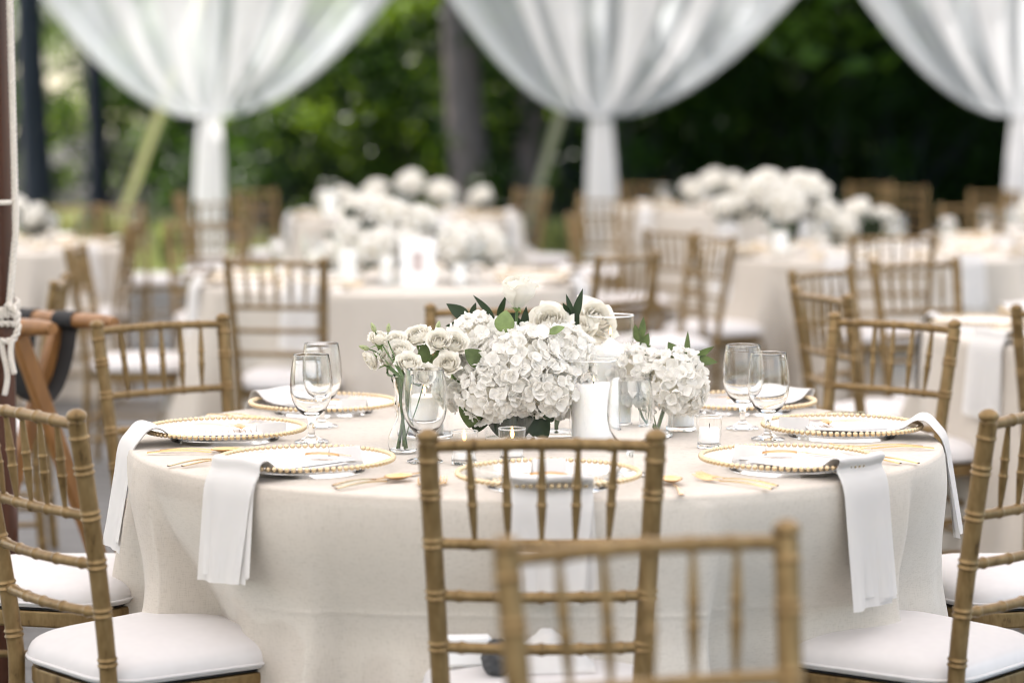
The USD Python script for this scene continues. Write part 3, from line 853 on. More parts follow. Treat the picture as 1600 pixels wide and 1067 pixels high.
holder('glass_cylinder', 'clear glass cylinder round the pillar candle in front of the right blooms', (0.164, 4.845), 0.0485, 0.172)
candle('pillar_candle', 'white pillar candle in the shorter cylinder right of the hydrangea', (0.164, 4.845), 0.0435, TZ + 0.011, 0.112, fs=0.45)
holder('tall_glass_cylinder', 'tallest clear glass cylinder in front of the rightmost rose', (0.206, 5.051), 0.0490, 0.245)
candle('pillar_candle', 'taller white pillar candle melted to a peak beneath the rightmost rose', (0.206, 5.051), 0.0455, TZ + 0.011, 0.158, peak=0.030, fs=0.7)
holder('wide_glass_cylinder', 'wide clear glass cylinder behind the bud vase, at the left of the hydrangea', (-0.181, 4.945), 0.0605, 0.142)
candle('pillar_candle', 'white pillar candle glowing behind the bud vase', (-0.181, 4.945), 0.040, TZ + 0.011, 0.075, fs=1.0)
holder('glass_cylinder', 'clear glass cylinder behind the right hydrangea ball', (0.356, 5.061), 0.0315, 0.163)
candle('pillar_candle', 'low white candle under the right hydrangea ball', (0.356, 5.061), 0.0275, TZ + 0.011, 0.036, lit=False)
for lab, x, y, lit in (('lit left votive candle cup behind the front chair rail', -0.091, 4.547, True), ('lit votive candle cup below the big hydrangea', 0.0, 4.591, True), ('unlit votive candle cup beside the right front plate', 0.393, 4.786, False)):
    t = thing('votive_cup', lab, 'candle holder', (x, y, TZ + 0.0015))
    obj('glass_wall', lathe([(0.0236, 0.004), (0.0250, 0.034), (0.0262, 0.062)], 56), 'pane', t, smooth=True)
    obj('rim', lathe([(0.0262 + 0.0011 * math.cos(q), 0.062 + 0.0013 * math.sin(q)) for q in np.linspace(0, 2 * PI, 13)], 56), 'glass', t, smooth=True)
    obj('foot', lathe([(0, 0), (0.0225, 0), (0.0240, 0.003), (0.0240, 0.007), (0.0225, 0.0085), (0, 0.0085)], 56), 'glass', t, smooth=40)
    candle('votive_candle', 'small white candle burning in the ' + ('left votive cup' if x < -0.05 else 'votive cup below the hydrangea') if lit else 'small white unlit candle in the votive cup at the right', (x, y), 0.0205, TZ + 0.0105, 0.030, lit, fs=0.9)

# napkin: a folded strip from the plate, over its rim and the table edge
RP = 0.648
NAP_D = [0.20, 0.205, 0.21, 0.215]


def napkin_mesh(hang, w=0.142, start=-0.05, seed=0, skew=0.0, edge=None, flare=0.010):
    """Place coordinates: +y towards the table centre, plate centre at the origin, table top z = 0."""
    e = -(MR - RP) - 0.006 if edge is None else edge
    rr = np.random.default_rng(seed)
    parts = []
    for lay in range(4):
        lift = 0.0009 * (3 - lay)
        path = [(-start, 0.0135 + lift), (-0.03 + 0.0 * lay, 0.0130 + lift), (-0.095, 0.0140 + lift), (-0.13, 0.021 + lift), (-0.150, 0.0385 + lift), (-0.1640, 0.0415 + lift), (-0.178, 0.0370 + lift), (e + 0.010, 0.019 + lift), (e - 0.003 - lift, 0.006), (e - 0.009 - lift * 1.5, -0.018)]
        hh = hang - 0.006 * lay + rr.uniform(-0.002, 0.002)
        n = 16
        for q in np.linspace(0.12, 1, n):
            path.append((e - 0.009 - lift * 1.5 - flare * q - 0.001 * (3 - lay) * q, -0.020 - (hh - 0.02) * q))
        P = np.array(path)
        s = np.r_[0, np.cumsum(np.linalg.norm(np.diff(P, axis=0), axis=1))]
        m = 60
        ss = np.linspace(0, s[-1], m)
        Y, Z = np.interp(ss, s, P[:, 0]), np.interp(ss, s, P[:, 1])
        for _ in range(2):
            Y[1:-1] = (Y[:-2] + 2 * Y[1:-1] + Y[2:]) / 4; Z[1:-1] = (Z[:-2] + 2 * Z[1:-1] + Z[2:]) / 4
        drop = np.clip(-Z / hang, 0, 1)
        nx = 13
        u = np.linspace(-0.5, 0.5, nx)
        fan = 0.009 * (lay - 1.5) * drop[:, None] + skew * drop[:, None]
        X = u[None] * (w - 0.003 * lay) * (1 - 0.06 * drop[:, None]) + fan + 0.002 * lay
        YY = Y[:, None] - 0.010 * drop[:, None] * np.sin(u[None] * 5 + 1.2 * lay + seed) * 0.7 - 0.004 * drop[:, None] * np.cos(u * 12 + seed)[None]
        ZZ = Z[:, None] + 0.0025 * np.sin(u * 7 + seed)[None] * (1 - drop[:, None]) * 0.6 + 0.004 * (u * 2)[None] * drop[:, None] * rr.normal()
        v = np.stack([X, np.broadcast_to(YY, X.shape), np.broadcast_to(ZZ, X.shape)], -1).reshape(-1, 3)
        parts.append((v, gridf(nx, m)))
    return cat_(parts)


def cutlery():
    out = {}
    # fork: handle towards -y
    def handle(L, w0, w1, z):
        y = np.linspace(0, -L, 14)
        w = w0 + (w1 - w0) * smoothstep(0.2, 1, -y / L)
        zz = 0.0035 + 0.004 * np.sin(np.linspace(0, PI, 14)) + z
        v = []
        for yy, ww, q in zip(y, w, zz):
            v += [(-ww, yy, q - 0.0010), (ww, yy, q - 0.0010), (ww * 0.8, yy, q + 0.0014), (-ww * 0.8, yy, q + 0.0014)]
        f = gridf(4, 14, True)
        return np.array(v), f
    k = klass('gold_fork')
    h = handle(0.125, 0.0022, 0.0042, 0)
    neck = tube([(0, 0, 0.0045), (0, 0.012, 0.005), (0, 0.022, 0.0045)], [0.0026, 0.0045, 0.009], 10, flat=0.25)
    obj('handle', h, 'gold_metal', k, smooth=50)
    obj('neck', neck, 'gold_metal', k, smooth=50)
    for q in (-1.5, -0.5, 0.5, 1.5):
        obj('tine', tube([(q * 0.0052, 0.018, 0.004), (q * 0.0056, 0.035, 0.0042), (q * 0.0056, 0.052, 0.0070), (q * 0.0054, 0.062, 0.0105)], [0.0020, 0.0018, 0.0015, 0.0007], 8, flat=0.7), 'gold_metal', k)
    out['fork'] = k
    k = klass('gold_knife')
    obj('handle', handle(0.105, 0.0030, 0.0045, 0), 'gold_metal', k, smooth=50)
    y = np.linspace(-0.002, 0.115, 16)
    w = 0.0085 * np.sqrt(np.clip(1 - ((y - 0.045) / 0.072) ** 4, 0.01, 1))
    v = []
    for yy, ww in zip(y, w):
        v += [(-0.004, yy, 0.0022), (ww, yy, 0.0032), (-0.004, yy, 0.0045)]
    obj('blade', (np.array(v), gridf(3, 16, True)), 'gold_metal', k, smooth=30)
    out['knife'] = k
    k = klass('gold_spoon')
    obj('handle', handle(0.125, 0.0022, 0.0044, 0), 'gold_metal', k, smooth=50)
    nr, na = 9, 28
    a = np.arange(na) * 2 * PI / na
    rows = []
    for side in (0, 1):
        for q in (np.linspace(0.02, 1, nr) if side == 0 else np.linspace(1, 0.02, nr)):
            rows.append(np.stack([0.0205 * q * np.sin(a), 0.030 + 0.031 * q * np.cos(a), 0.0022 + 0.0075 * q ** 2 + (0.0013 if side else 0) + 0 * a], 1))
    obj('bowl', (np.concatenate(rows), gridf(na, len(rows), True)), 'gold_metal', k, smooth=50)
    out['spoon'] = k
    return out


CUT = cutlery()


def tag_meshes():
    # a gold leaf-shaped tag and small folded white card
    n = 18
    y = np.linspace(-1, 1, n)
    w = 0.011 * (1 - np.abs(y) ** 2.2) + 0.0006
    v = []
    for yy, ww in zip(y, w):
        z = 0.0016 + 0.003 * (1 - yy ** 2)
        v += [(yy * 0.033, -ww, z), (yy * 0.033, 0, z + 0.0035), (yy * 0.033, ww, z), (yy * 0.033, 0, z - 0.001)]
    leaf = (np.array(v), gridf(4, n, True))
    a = math.radians(62)
    L, hh = 0.062, 0.030
    c, s = math.cos(a) * hh, math.sin(a) * hh
    t = 0.0007
    card = [(np.array([(-L / 2, sgn * c, 0), (L / 2, sgn * c, 0), (L / 2, 0, s), (-L / 2, 0, s), (-L / 2, sgn * (c - 2 * t), 0), (L / 2, sgn * (c - 2 * t), 0), (L / 2, 0, s - 2 * t), (-L / 2, 0, s - 2 * t)]),
             np.array([[0, 1, 2, 3], [7, 6, 5, 4], [0, 4, 5, 1], [1, 5, 6, 2], [3, 2, 6, 7], [0, 3, 7, 4]])) for sgn in (-1, 1)]
    return leaf, cat_(card)


LEAF_TAG, TENT_CARD = tag_meshes()
kt = klass('gold_leaf_tag'); obj('gold_leaf', LEAF_TAG, 'gold_foil', kt, smooth=40); obj('string', tube([(0.033, 0, 0.004), (0.045, 0.006, 0.002), (0.055, 0.002, 0.002)], 0.0007, 5), 'gold_metal', kt)
kc = klass('place_card'); obj('folded_card', TENT_CARD, 'napkin', kc, smooth=False)
km = klass('menu_card')
obj('card', box(0.100, 0.165, 0.0012, (0, 0, 0.0006)), 'paper', km, smooth=False)
lr = np.random.default_rng(4)
lines = []
for k in range(11):
    y = 0.062 - k * 0.0115
    L = 0.062 * lr.uniform(0.55, 1.0) if k else 0.04
    x = -L / 2
    while x < L / 2:
        wl = lr.uniform(0.004, 0.010)
        lines.append(box(wl, 0.0022 if k else 0.004, 0.0003, (x + wl / 2, y, 0.0014)))
        x += wl + 0.002
obj('printed_lines', cat_(lines), 'ink', km, smooth=False, kind='stuff')

PLACES = {  # angle of the plate round the table, words, napkin drop, goblet (x, y)
    'F': (-88.6, 'front place behind the chair back', 0.175, (0.217, 4.395), 0.676),
    'LF': (-131.7, 'left front place', 0.182, (-0.166, 4.574), 0.648),
    'L': (183.0, 'far left place', 0.205, (-0.406, 4.864), 0.636),
    'LR': (137.3, 'left rear place behind two goblets', 0.19, (-0.405, 5.116), 0.640),
    'RF': (-45.1, 'right front place', 0.232, None, 0.662),
    'R': (1.8, 'far right place', 0.200, (0.523, 4.905), 0.634),
    'RR': (44.6, 'right rear place behind two goblets', 0.18, (0.488, 5.083), 0.661)}
GOB = {'F': 'clear goblet at the front, right of the shorter glass cylinder', 'LF': 'clear goblet before the bud vase with green stems', 'L': 'front one of the two clear goblets at the left',
       'LR': 'rear one of the two clear goblets at the left', 'R': 'front one of the two clear goblets at the right', 'RR': 'rear one of the two clear goblets at the right'}
for si, (key, (ang, words, hang, gob, rp)) in enumerate(PLACES.items()):
    a = math.radians(ang)
    c = MC + rp * np.array([math.cos(a), math.sin(a)])
    rot = ang + 90  # local +y points to the table centre
    RR = lambda x, y: tuple(c + rotz([x, y, 0], rot)[:2])
    copy(CHARGER, 'charger_plate', 'glass charger plate with gold bead rim at the ' + words, 'plate', (c[0], c[1], TZ + 0.0015), rot)
    off = {'F': 0.0, 'LF': 0.0, 'L': 0.02, 'LR': -0.01, 'RF': 0.0, 'R': 0.02, 'RR': 0.0}[key]
    v, f = napkin_mesh(hang, w={'LF': 0.128, 'RF': 0.134}.get(key, 0.140), seed=si, skew={'RF': 0.015, 'LF': 0.0}.get(key, 0.0), edge=-(MR - rp) - {'L': 0.010, 'R': 0.009}.get(key, 0.004), flare={'L': 0.026, 'R': 0.024}.get(key, 0.012))
    v = rotz(v + [off, 0, 0], rot + {'L': 17, 'R': -15}.get(key, 0)) + [c[0], c[1], TZ + 0.001]
    obj('napkin', (v, f), 'napkin', smooth=True, label='white napkin draped over the table edge at the ' + words, cat='napkin')
    if key not in ('F',):
        p = RR(off, -0.008)
        copy(km, 'menu_card', 'white menu card with small print at the ' + words, 'menu card', (p[0], p[1], TZ + 0.0182), rot + (4, -3, 6, 0, -5, 3, 2)[si])
    p = RR(0.005 + off, 0.095)
    copy(kc, 'place_card', 'small folded white card on the plate at the ' + words, 'place card', (p[0], p[1], TZ + 0.011), (8, 24, 18, -20, -25, -16, 10)[si])
    p = RR(off + 0.0, -0.02) if key == 'F' else RR(0.012, 0.030)
    copy(kt, 'gold_leaf_tag', 'gold leaf-shaped tag on the plate at the ' + words, 'tag', (p[0], p[1], TZ + (0.022 if key == 'F' else 0.026)), rot + (-6, 30, 10, 0, -40, 0, 10)[si])
    for nm, x, y, extra in (('fork', -0.192, -0.005, ('outer', 'inner')), ('fork', -0.222, -0.022, ('outer', 'outer')), ('knife', 0.192, -0.010, ()), ('spoon', 0.222, -0.012, ())):
        p = RR(x, y)
        lab = 'gold ' + (('inner ' if x > -0.2 else 'outer ') if nm == 'fork' else '') + nm + ' beside the plate at the ' + words
        copy(CUT[nm], 'gold_' + nm, lab, nm, (p[0], p[1], TZ + 0.001), rot + lr.uniform(-4, 4))
    if gob:
        copy(GOBLET, 'water_goblet', GOB[key], 'goblet', (gob[0], gob[1], TZ + 0.0012), si * 40)

# ------------------------------------------------------------------ flowers
def patch(nu, nv, fn):
    u, v = np.meshgrid(np.linspace(-1, 1, nu), np.linspace(0, 1, nv))
    return np.stack(fn(u, v), -1).reshape(-1, 3), gridf(nu, nv)


def floret_petal(cup, roll):
    def fn(u, v):
        w = 0.64 * np.sqrt(1 - np.abs((v - 0.52) / 0.58) ** 2.4)
        x = u * w
        z = cup * v ** 1.5 + 0.30 * (np.abs(u) * w) ** 1.5 + roll * np.sin(u * 3.0 + 4 * v) * 0.17 - 0.30 * np.clip(v - 0.6, 0, 1)
        return x, v * (1.0 - 0.20 * u ** 2 * v), z
    return patch(5, 5, fn)


def hydrangea_head(R, n, seed, squash=0.86, fr=0.0185):
    """A ball of four-petalled florets, its stem side at -z."""
    r = np.random.default_rng(seed)
    lumps = r.normal(size=(7, 3)); lumps /= np.linalg.norm(lumps, axis=1, keepdims=True)
    parts = []
    ga = PI * (3 - math.sqrt(5))
    for i in range(n):
        z = 1 - 1.72 * (i + 0.5) / n
        q = math.sqrt(max(0, 1 - z * z))
        d = np.array([q * math.cos(i * ga), q * math.sin(i * ga), z]) + r.normal(0, 0.055, 3)
        d /= np.linalg.norm(d)
        bulge = 1 + 0.16 * max((lumps @ d) ** 7) + r.uniform(-0.13, 0.05)
        c = d * R * bulge * [1, 1, squash]
        nrm = d + r.normal(0, 0.36, 3)
        s = fr * r.uniform(0.82, 1.15)
        spin = r.uniform(0, 2 * PI)
        cup = r.uniform(0.25, 0.95)
        for k in range(4):
            v, f = floret_petal(cup + r.uniform(-0.1, 0.1), r.uniform(-1, 1))
            v = rotz(v * s, 90 * k + r.uniform(-9, 9)) + [0, 0, r.uniform(0, 0.0012)]
            parts.append((align(v, nrm, spin) + c, f))
        eye = trimesh.creation.icosphere(0, s * 0.13)
        parts.append((align(np.array(eye.vertices) * [1, 1, 0.8] + [0, 0, s * 0.06], nrm, spin) + c, np.array(eye.faces)))
    return cat_(parts)


def rose_petals(layers, seed):
    """Cupped petals in whorls. layers: (count, base radius, belly radius, rim radius, height, curl, width)."""
    r = np.random.default_rng(seed)
    out = []
    for li, (cnt, rb, rm, rt, h, curl, wd) in enumerate(layers):
        a0 = r.uniform(0, 2 * PI)
        for k in range(cnt):
            a = a0 + 2 * PI * k / cnt + r.uniform(-0.12, 0.12)
            hs, ws, tw = h * r.uniform(0.92, 1.06), wd * r.uniform(0.92, 1.08), r.uniform(-0.06, 0.06)
            kk = r.uniform(0.6, 1.4)

            def fn(u, v):
                span = ws * (0.55 + 0.45 * np.sin(np.clip(v * 1.25, 0, 1) * PI / 2)) * np.sqrt(np.clip(1.04 - (np.clip(v - 0.55, 0, 1) / 0.5) ** 2 * u ** 2 * 0.55, 0.05, 1))
                rad = rb + (rm - rb) * np.sin(np.clip(v / 0.6, 0, 1) * PI / 2) + (rt - rm) * smoothstep(0.5, 1, v)
                edge = smoothstep(0.72, 1, v)
                rad = rad * (1 + 0.13 * u) + curl * kk * edge * (0.4 + 0.6 * u ** 2) + 0.0012 * np.sin(u * 6 + k) * edge
                z = hs * (v ** 0.85) * (1 - 0.10 * u ** 2 * v) - curl * kk * 0.55 * edge * (0.3 + u ** 2) + tw * u * rad * 0.5
                an = a + u * span
                return rad * np.cos(an), rad * np.sin(an), z
            out.append(patch(9, 8, fn))
    return out


ROSE_BUD = [(2, 0.002, 0.008, 0.003, 0.054, 0.0, 1.9), (3, 0.004, 0.014, 0.008, 0.057, 0.0, 1.3), (3, 0.005, 0.0205, 0.015, 0.057, 0.001, 1.25), (3, 0.006, 0.0265, 0.022, 0.056, 0.003, 1.25), (3, 0.006, 0.0300, 0.0275, 0.052, 0.007, 1.2)]
ROSE_OPEN = [(2, 0.001, 0.006, 0.0020, 0.046, 0.0, 1.9), (3, 0.002, 0.010, 0.0060, 0.048, 0.0, 1.3), (3, 0.003, 0.0150, 0.0115, 0.048, 0.001, 1.25), (4, 0.004, 0.0200, 0.0180, 0.046, 0.003, 1.0), (4, 0.005, 0.0250, 0.0255, 0.042, 0.005, 1.0), (5, 0.005, 0.0300, 0.0335, 0.037, 0.008, 0.85), (5, 0.005, 0.0340, 0.0420, 0.029, 0.012, 0.85)]
LISI = [(3, 0.001, 0.005, 0.0015, 0.026, 0.0, 1.5), (3, 0.002, 0.009, 0.0055, 0.028, 0.0, 1.25), (4, 0.002, 0.0125, 0.0110, 0.028, 0.001, 1.05), (5, 0.002, 0.016, 0.0175, 0.027, 0.003, 0.95), (5, 0.003, 0.019, 0.024, 0.024, 0.005, 0.85)]
RANUN = [(4, 0.001, 0.004, 0.001, 0.015, 0.0, 1.1), (5, 0.002, 0.008, 0.0045, 0.017, 0.0, 0.95), (6, 0.002, 0.0115, 0.0085, 0.018, 0.0, 0.85), (7, 0.002, 0.015, 0.013, 0.0175, 0.001, 0.8), (8, 0.003, 0.0185, 0.0185, 0.016, 0.002, 0.72), (8, 0.003, 0.022, 0.0245, 0.012, 0.003, 0.68)]


def lance_leaf(L, W, bend=0.25, fold=0.25):
    def fn(u, v):
        w = W * np.sin(PI * np.clip(v, 0, 1) ** 0.8) ** 0.9 * (1 - 0.25 * v)
        return u * w, v * L, bend * L * v ** 2 * -1 + fold * np.abs(u) * w
    return patch(5, 10, fn)


def broad_leaf(L, W, seed=0, bend=0.25):
    """Toothed oval leaf with raised veins."""
    n = 33
    v_, f_ = patch(9, n, lambda u, v: (u, v, 0 * u))
    u, v = v_[:, 0], v_[:, 1]
    tooth = 1 + 0.055 * (np.arange(n) % 2)[np.round(v * (n - 1)).astype(int)] * (np.abs(u) > 0.9)
    w = W * (np.sin(PI * np.clip(v * 0.97 + 0.03, 0, 1) ** 0.85)) ** 0.75 * tooth
    vein = 0.02 * L * np.abs(np.sin((v * 7 - np.abs(u) * 1.6) * PI)) * (1 - np.abs(u) * 0.4)
    x = u * w
    z = -bend * L * v ** 2 + 0.22 * np.abs(x) - 0.10 * L * np.abs(u) ** 2 * 0.6 + vein * 0.6
    return np.stack([x, v * L + 0.10 * L * np.abs(u) ** 2 * (v - 0.2), z], -1), f_


def orient(v, d, nrm):
    """Leaf axes: length (+y) along d, face (+z) as near nrm as it can be."""
    d = np.asarray(d, float) / np.linalg.norm(d)
    n = np.asarray(nrm, float); n = n - d * (n @ d); n /= np.linalg.norm(n)
    x = np.cross(d, n)
    return np.asarray(v) @ np.stack([x, d, n])


def P3(*q):
    return np.array(q, float)


def hydrangea(label, c, R, n, seed, axis, base, fr=0.0185, leaves=()):
    t = thing('hydrangea', label, 'flower')
    v, f = hydrangea_head(R, n, seed, fr=fr)
    c, axis = P3(*c), P3(*axis)
    obj('flower_head', (align(v, axis) + c, f), 'petal', t, smooth=True)
    s = trimesh.creation.icosphere(3, R * 0.80)
    obj('inner_florets', (align(np.array(s.vertices) * [1, 1, 0.84], axis) + c, np.array(s.faces)), 'petal_cream', t, smooth=True)
    a = axis / np.linalg.norm(axis)
    p = [c - a * R * 0.5, c - a * R * 1.0, (c - a * R * 1.3) * 0.5 + P3(*base) * 0.5, P3(*base)]
    pp = np.array(p); q = np.linspace(0, 3, 14)
    obj('stem', tube(np.stack([np.interp(q, range(4), pp[:, k]) for k in range(3)], 1), 0.0042, 8), 'stem', t)
    for (b, d, nrm, L, W, look) in leaves:
        lv, lf = broad_leaf(L, W)
        obj('leaf', (orient(lv, d, nrm) + P3(*b), lf), look, t, smooth=True)


def stem_path(org, a, base, back):
    """From the bloom back along its axis, through the mouth of the vase and down to its foot."""
    org, base = P3(*org), P3(*base)
    if base[0] < -0.2:
        return np.array([org, org - a * back, [base[0] + 0.004, base[1] + 0.003, 0.902], [base[0], base[1], 0.83]])
    return np.array([org, org - a * back, (org - a * back) * 0.35 + base * 0.65, base])


def bloom(kind, label, c, axis, scale, layers, seed, base, look='rose_petal', calyx=True, leaves=()):
    t = thing(kind, label, 'flower')
    c, a = P3(*c), P3(*axis); a = a / np.linalg.norm(a)
    h = max(l[4] for l in layers) * scale
    org = c - a * h * 0.5
    for v, f in rose_petals(layers, seed):
        obj('petal', (align(v * scale, a) + org, f), look, t, smooth=True)
    if calyx:
        cv, cf = lathe([(0, -0.006), (0.004, -0.006), (0.0065, -0.001), (0.0085, 0.004), (0.0075, 0.009), (0.004, 0.008)], 14)
        obj('calyx', (align(cv * scale, a) + org, cf), 'calyx', t, smooth=True)
        for k in range(4):
            lv, lf = lance_leaf(0.022 * scale, 0.0035 * scale, 0.5, 0.1)
            d = align(rotz(np.array([[1.0, 0, 0.2]]), 90 * k + 20), a)[0]
            obj('sepal', (orient(lv, d, a) + org, lf), 'calyx', t, smooth=True)
    pp = stem_path(org, a, base, 0.03); q = np.linspace(0, 3, 12)
    obj('stem', tube(np.stack([np.interp(q, range(4), pp[:, k]) for k in range(3)], 1), 0.0026, 8), 'stem', t)
    for (b, d, nrm, L, W, look2) in leaves:
        lv, lf = lance_leaf(L, W)
        obj('leaf', (orient(lv, d, nrm) + P3(*b), lf), look2, t, smooth=True)


BASE = (0.006, 4.864, TZ + 0.012)
# the glass vases of the main bouquet
t = thing('glass_vase', 'clear glass cylinder vase under the big hydrangea, full of leaves and stems', 'vase', (0.006, 4.864, TZ + 0.0015))
glass_holder(0.062, 0.098, t)
t = thing('glass_vase', 'low clear glass vase right of the hydrangea stems, behind the pillar candle', 'vase', (0.092, 4.985, TZ + 0.0015))
glass_holder(0.045, 0.085, t)
t = thing('glass_vase', 'small clear glass vase under the right hydrangea ball', 'vase', (0.300, 4.955, TZ + 0.0015))
glass_holder(0.032, 0.075, t)
t = thing('bud_vase', 'clear bottle-shaped bud vase holding green stems at the left', 'vase', (-0.214, 4.71, TZ + 0.0015))
obj('glass_wall', lathe([(0, 0), (0.022, 0), (0.027, 0.004), (0.0300, 0.020), (0.0285, 0.034), (0.0210, 0.050), (0.0140, 0.066), (0.0125, 0.085), (0.0140, 0.110), (0.0185, 0.138), (0.0205, 0.149),
                         (0.0195, 0.150), (0.0172, 0.138), (0.0126, 0.110), (0.0110, 0.085), (0.0124, 0.067), (0.0192, 0.051), (0.0265, 0.034), (0.0280, 0.020), (0.0250, 0.008), (0, 0.006)], 64), 'glass', t, smooth=60)

hydrangea('big white hydrangea ball at the centre of the main bouquet', (0.014, 4.845, 0.905), 0.088, 290, 1, (0.05, -0.45, 0.9), BASE, 0.0145, leaves=(
    ((-0.075, 4.80, 0.862), (-0.25, -0.25, -0.95), (-0.3, -0.9, 0.25), 0.058, 0.026, 'leaf_soft'),
    ((-0.055, 4.80, 0.925), (-0.75, -0.2, 0.6), (-0.2, -0.95, 0.25), 0.044, 0.018, 'leaf_soft'),
    ((-0.005, 4.82, 0.828), (-0.35, -0.3, -0.9), (-0.1, -0.9, -0.2), 0.05, 0.024, 'leaf_gloss'),
    ((0.035, 4.82, 0.825), (0.5, -0.3, -0.6), (0.1, -0.9, 0.1), 0.055, 0.026, 'leaf_gloss'),
    ((0.01, 4.83, 0.82), (0.1, -0.2, -0.95), (0.1, -0.95, 0.1), 0.05, 0.025, 'leaf_gloss'),
    ((-0.02, 4.835, 0.84), (-0.1, -0.2, -0.95), (0.0, -0.95, 0.1), 0.058, 0.028, 'leaf_gloss'), ((0.03, 4.83, 0.845), (0.25, -0.2, -0.9), (0.1, -0.95, 0.0), 0.060, 0.026, 'leaf_gloss'),
    ((0.055, 4.84, 0.85), (0.5, -0.1, -0.8), (0.2, -0.95, 0.0), 0.048, 0.018, 'leaf_gloss'), ((-0.06, 4.81, 0.835), (-0.2, -0.2, -0.9), (0.2, -0.95, 0.1), 0.045, 0.02, 'leaf_gloss')))
hydrangea('smaller white hydrangea pressed to the lower left of the big ball', (-0.040, 4.805, 0.872), 0.056, 120, 21, (-0.3, -0.6, 0.5), BASE, 0.0140)
hydrangea('smaller white hydrangea pressed to the right front of the big ball', (0.066, 4.815, 0.880), 0.056, 120, 22, (0.35, -0.6, 0.45), BASE, 0.0140, leaves=(
    ((0.060, 4.79, 0.850), (0.5, -0.2, -0.8), (0.1, -0.95, 0.1), 0.040, 0.014, 'leaf_gloss'),))
hydrangea('ruffled white hydrangea at the upper left of the main bouquet', (-0.070, 4.92, 0.955), 0.055, 110, 2, (-0.2, -0.5, 0.9), BASE, 0.0150, leaves=(
    ((-0.018, 4.86, 0.985), (0.15, -0.1, 0.95), (0.1, -0.95, 0.35), 0.040, 0.020, 'leaf_pale'),))
hydrangea('white hydrangea between the big ball and the pillar candle', (0.095, 4.90, 0.935), 0.065, 150, 3, (0.35, -0.45, 0.8), BASE, 0.0145, leaves=(
    ((0.075, 4.84, 0.985), (0.7, -0.1, 0.4), (0.0, -0.8, 0.6), 0.030, 0.009, 'leaf_pale'),))
hydrangea('white hydrangea low behind the wide cylinder', (-0.095, 4.90, 0.885), 0.054, 100, 4, (-0.3, -0.5, 0.7), BASE, 0.0150)
hydrangea('white hydrangea low right beside the dark leaves', (0.115, 4.93, 0.865), 0.050, 60, 5, (0.3, -0.6, 0.5), (0.092, 4.985, TZ + 0.012), 0.0180, leaves=(
    ((0.075, 4.86, 0.862), (0.2, -0.2, -0.9), (0.1, -0.95, 0.1), 0.045, 0.014, 'leaf_gloss'),))
hydrangea('bright white hydrangea ball at the right end of the main bouquet', (0.335, 4.99, 0.866), 0.066, 160, 6, (0.25, -0.5, 0.8), (0.300, 4.955, TZ + 0.012), 0.0145)
hydrangea('white hydrangea between the tall cylinder and the right end ball', (0.262, 5.03, 0.880), 0.059, 125, 7, (0.0, -0.5, 0.8), (0.300, 4.955, TZ + 0.012), 0.0145)

bloom('rose', 'tall white rose bud standing above the main bouquet', (0.012, 4.90, 1.062), (0.06, -0.05, 1.0), 1.10, ROSE_BUD, 1, BASE)
bloom('rose', 'open white rose at the top right of the main bouquet', (0.080, 4.92, 1.000), (0.05, -0.75, 0.65), 1.02, ROSE_OPEN, 2, BASE)
bloom('rose', 'open white rose behind the tall glass cylinder', (0.178, 5.09, 0.990), (0.55, -0.70, 0.45), 1.12, ROSE_OPEN, 3, (0.092, 4.985, TZ + 0.012))
bloom('rose', 'cream rose peering between the open rose and the tall cylinder', (0.135, 5.05, 0.975), (-0.1, -0.6, 0.8), 0.95, ROSE_OPEN, 9, (0.092, 4.985, TZ + 0.012))
BV = (-0.214, 4.71, TZ + 0.014)
bloom('ranunculus', 'round white ranunculus at the upper left of the main bouquet', (-0.192, 4.85, 0.978), (-0.25, -0.5, 0.75), 1.22, RANUN, 4, BV)
bloom('lisianthus', 'white lisianthus right of the round ranunculus', (-0.148, 4.83, 0.968), (0.1, -0.8, 0.6), 1.02, LISI, 5, BASE)
bloom('lisianthus', 'white lisianthus touching the ruffled hydrangea', (-0.117, 4.84, 0.962), (0.3, -0.8, 0.6), 1.15, LISI, 6, BASE)
bloom('lisianthus', 'leftmost open lisianthus on its thin stem among green buds', (-0.264, 4.80, 0.976), (0.05, -0.25, 0.95), 0.95, LISI, 7, BV)
bloom('lisianthus', 'nodding white lisianthus at the far left of the spray', (-0.280, 4.80, 0.935), (-0.6, -0.3, -0.4), 0.85, LISI, 8, BV)
bloom('lisianthus', 'white lisianthus below the leftmost open one', (-0.245, 4.79, 0.937), (0.1, -0.5, 0.6), 0.95, LISI, 10, BV)
bloom('lisianthus', 'white lisianthus in the middle of the left spray', (-0.222, 4.80, 0.952), (0.1, -0.6, 0.8), 1.0, LISI, 11, BV)
bloom('lisianthus', 'white lisianthus just over the mouth of the bud vase', (-0.205, 4.76, 0.930), (0.2, -0.6, 0.7), 1.05, LISI, 12, BV)
bloom('lisianthus', 'white lisianthus low between the spray and the big hydrangea', (-0.128, 4.80, 0.925), (-0.1, -0.8, 0.5), 1.05, LISI, 14, BASE)
bloom('lisianthus', 'white lisianthus just left of the round ranunculus', (-0.232, 4.83, 0.968), (-0.2, -0.6, 0.8), 0.95, LISI, 15, BV)
bloom('lisianthus', 'white lisianthus inside the rim of the foremost left goblet view', (-0.175, 4.78, 0.905), (0.2, -0.7, 0.5), 1.0, LISI, 13, BV)


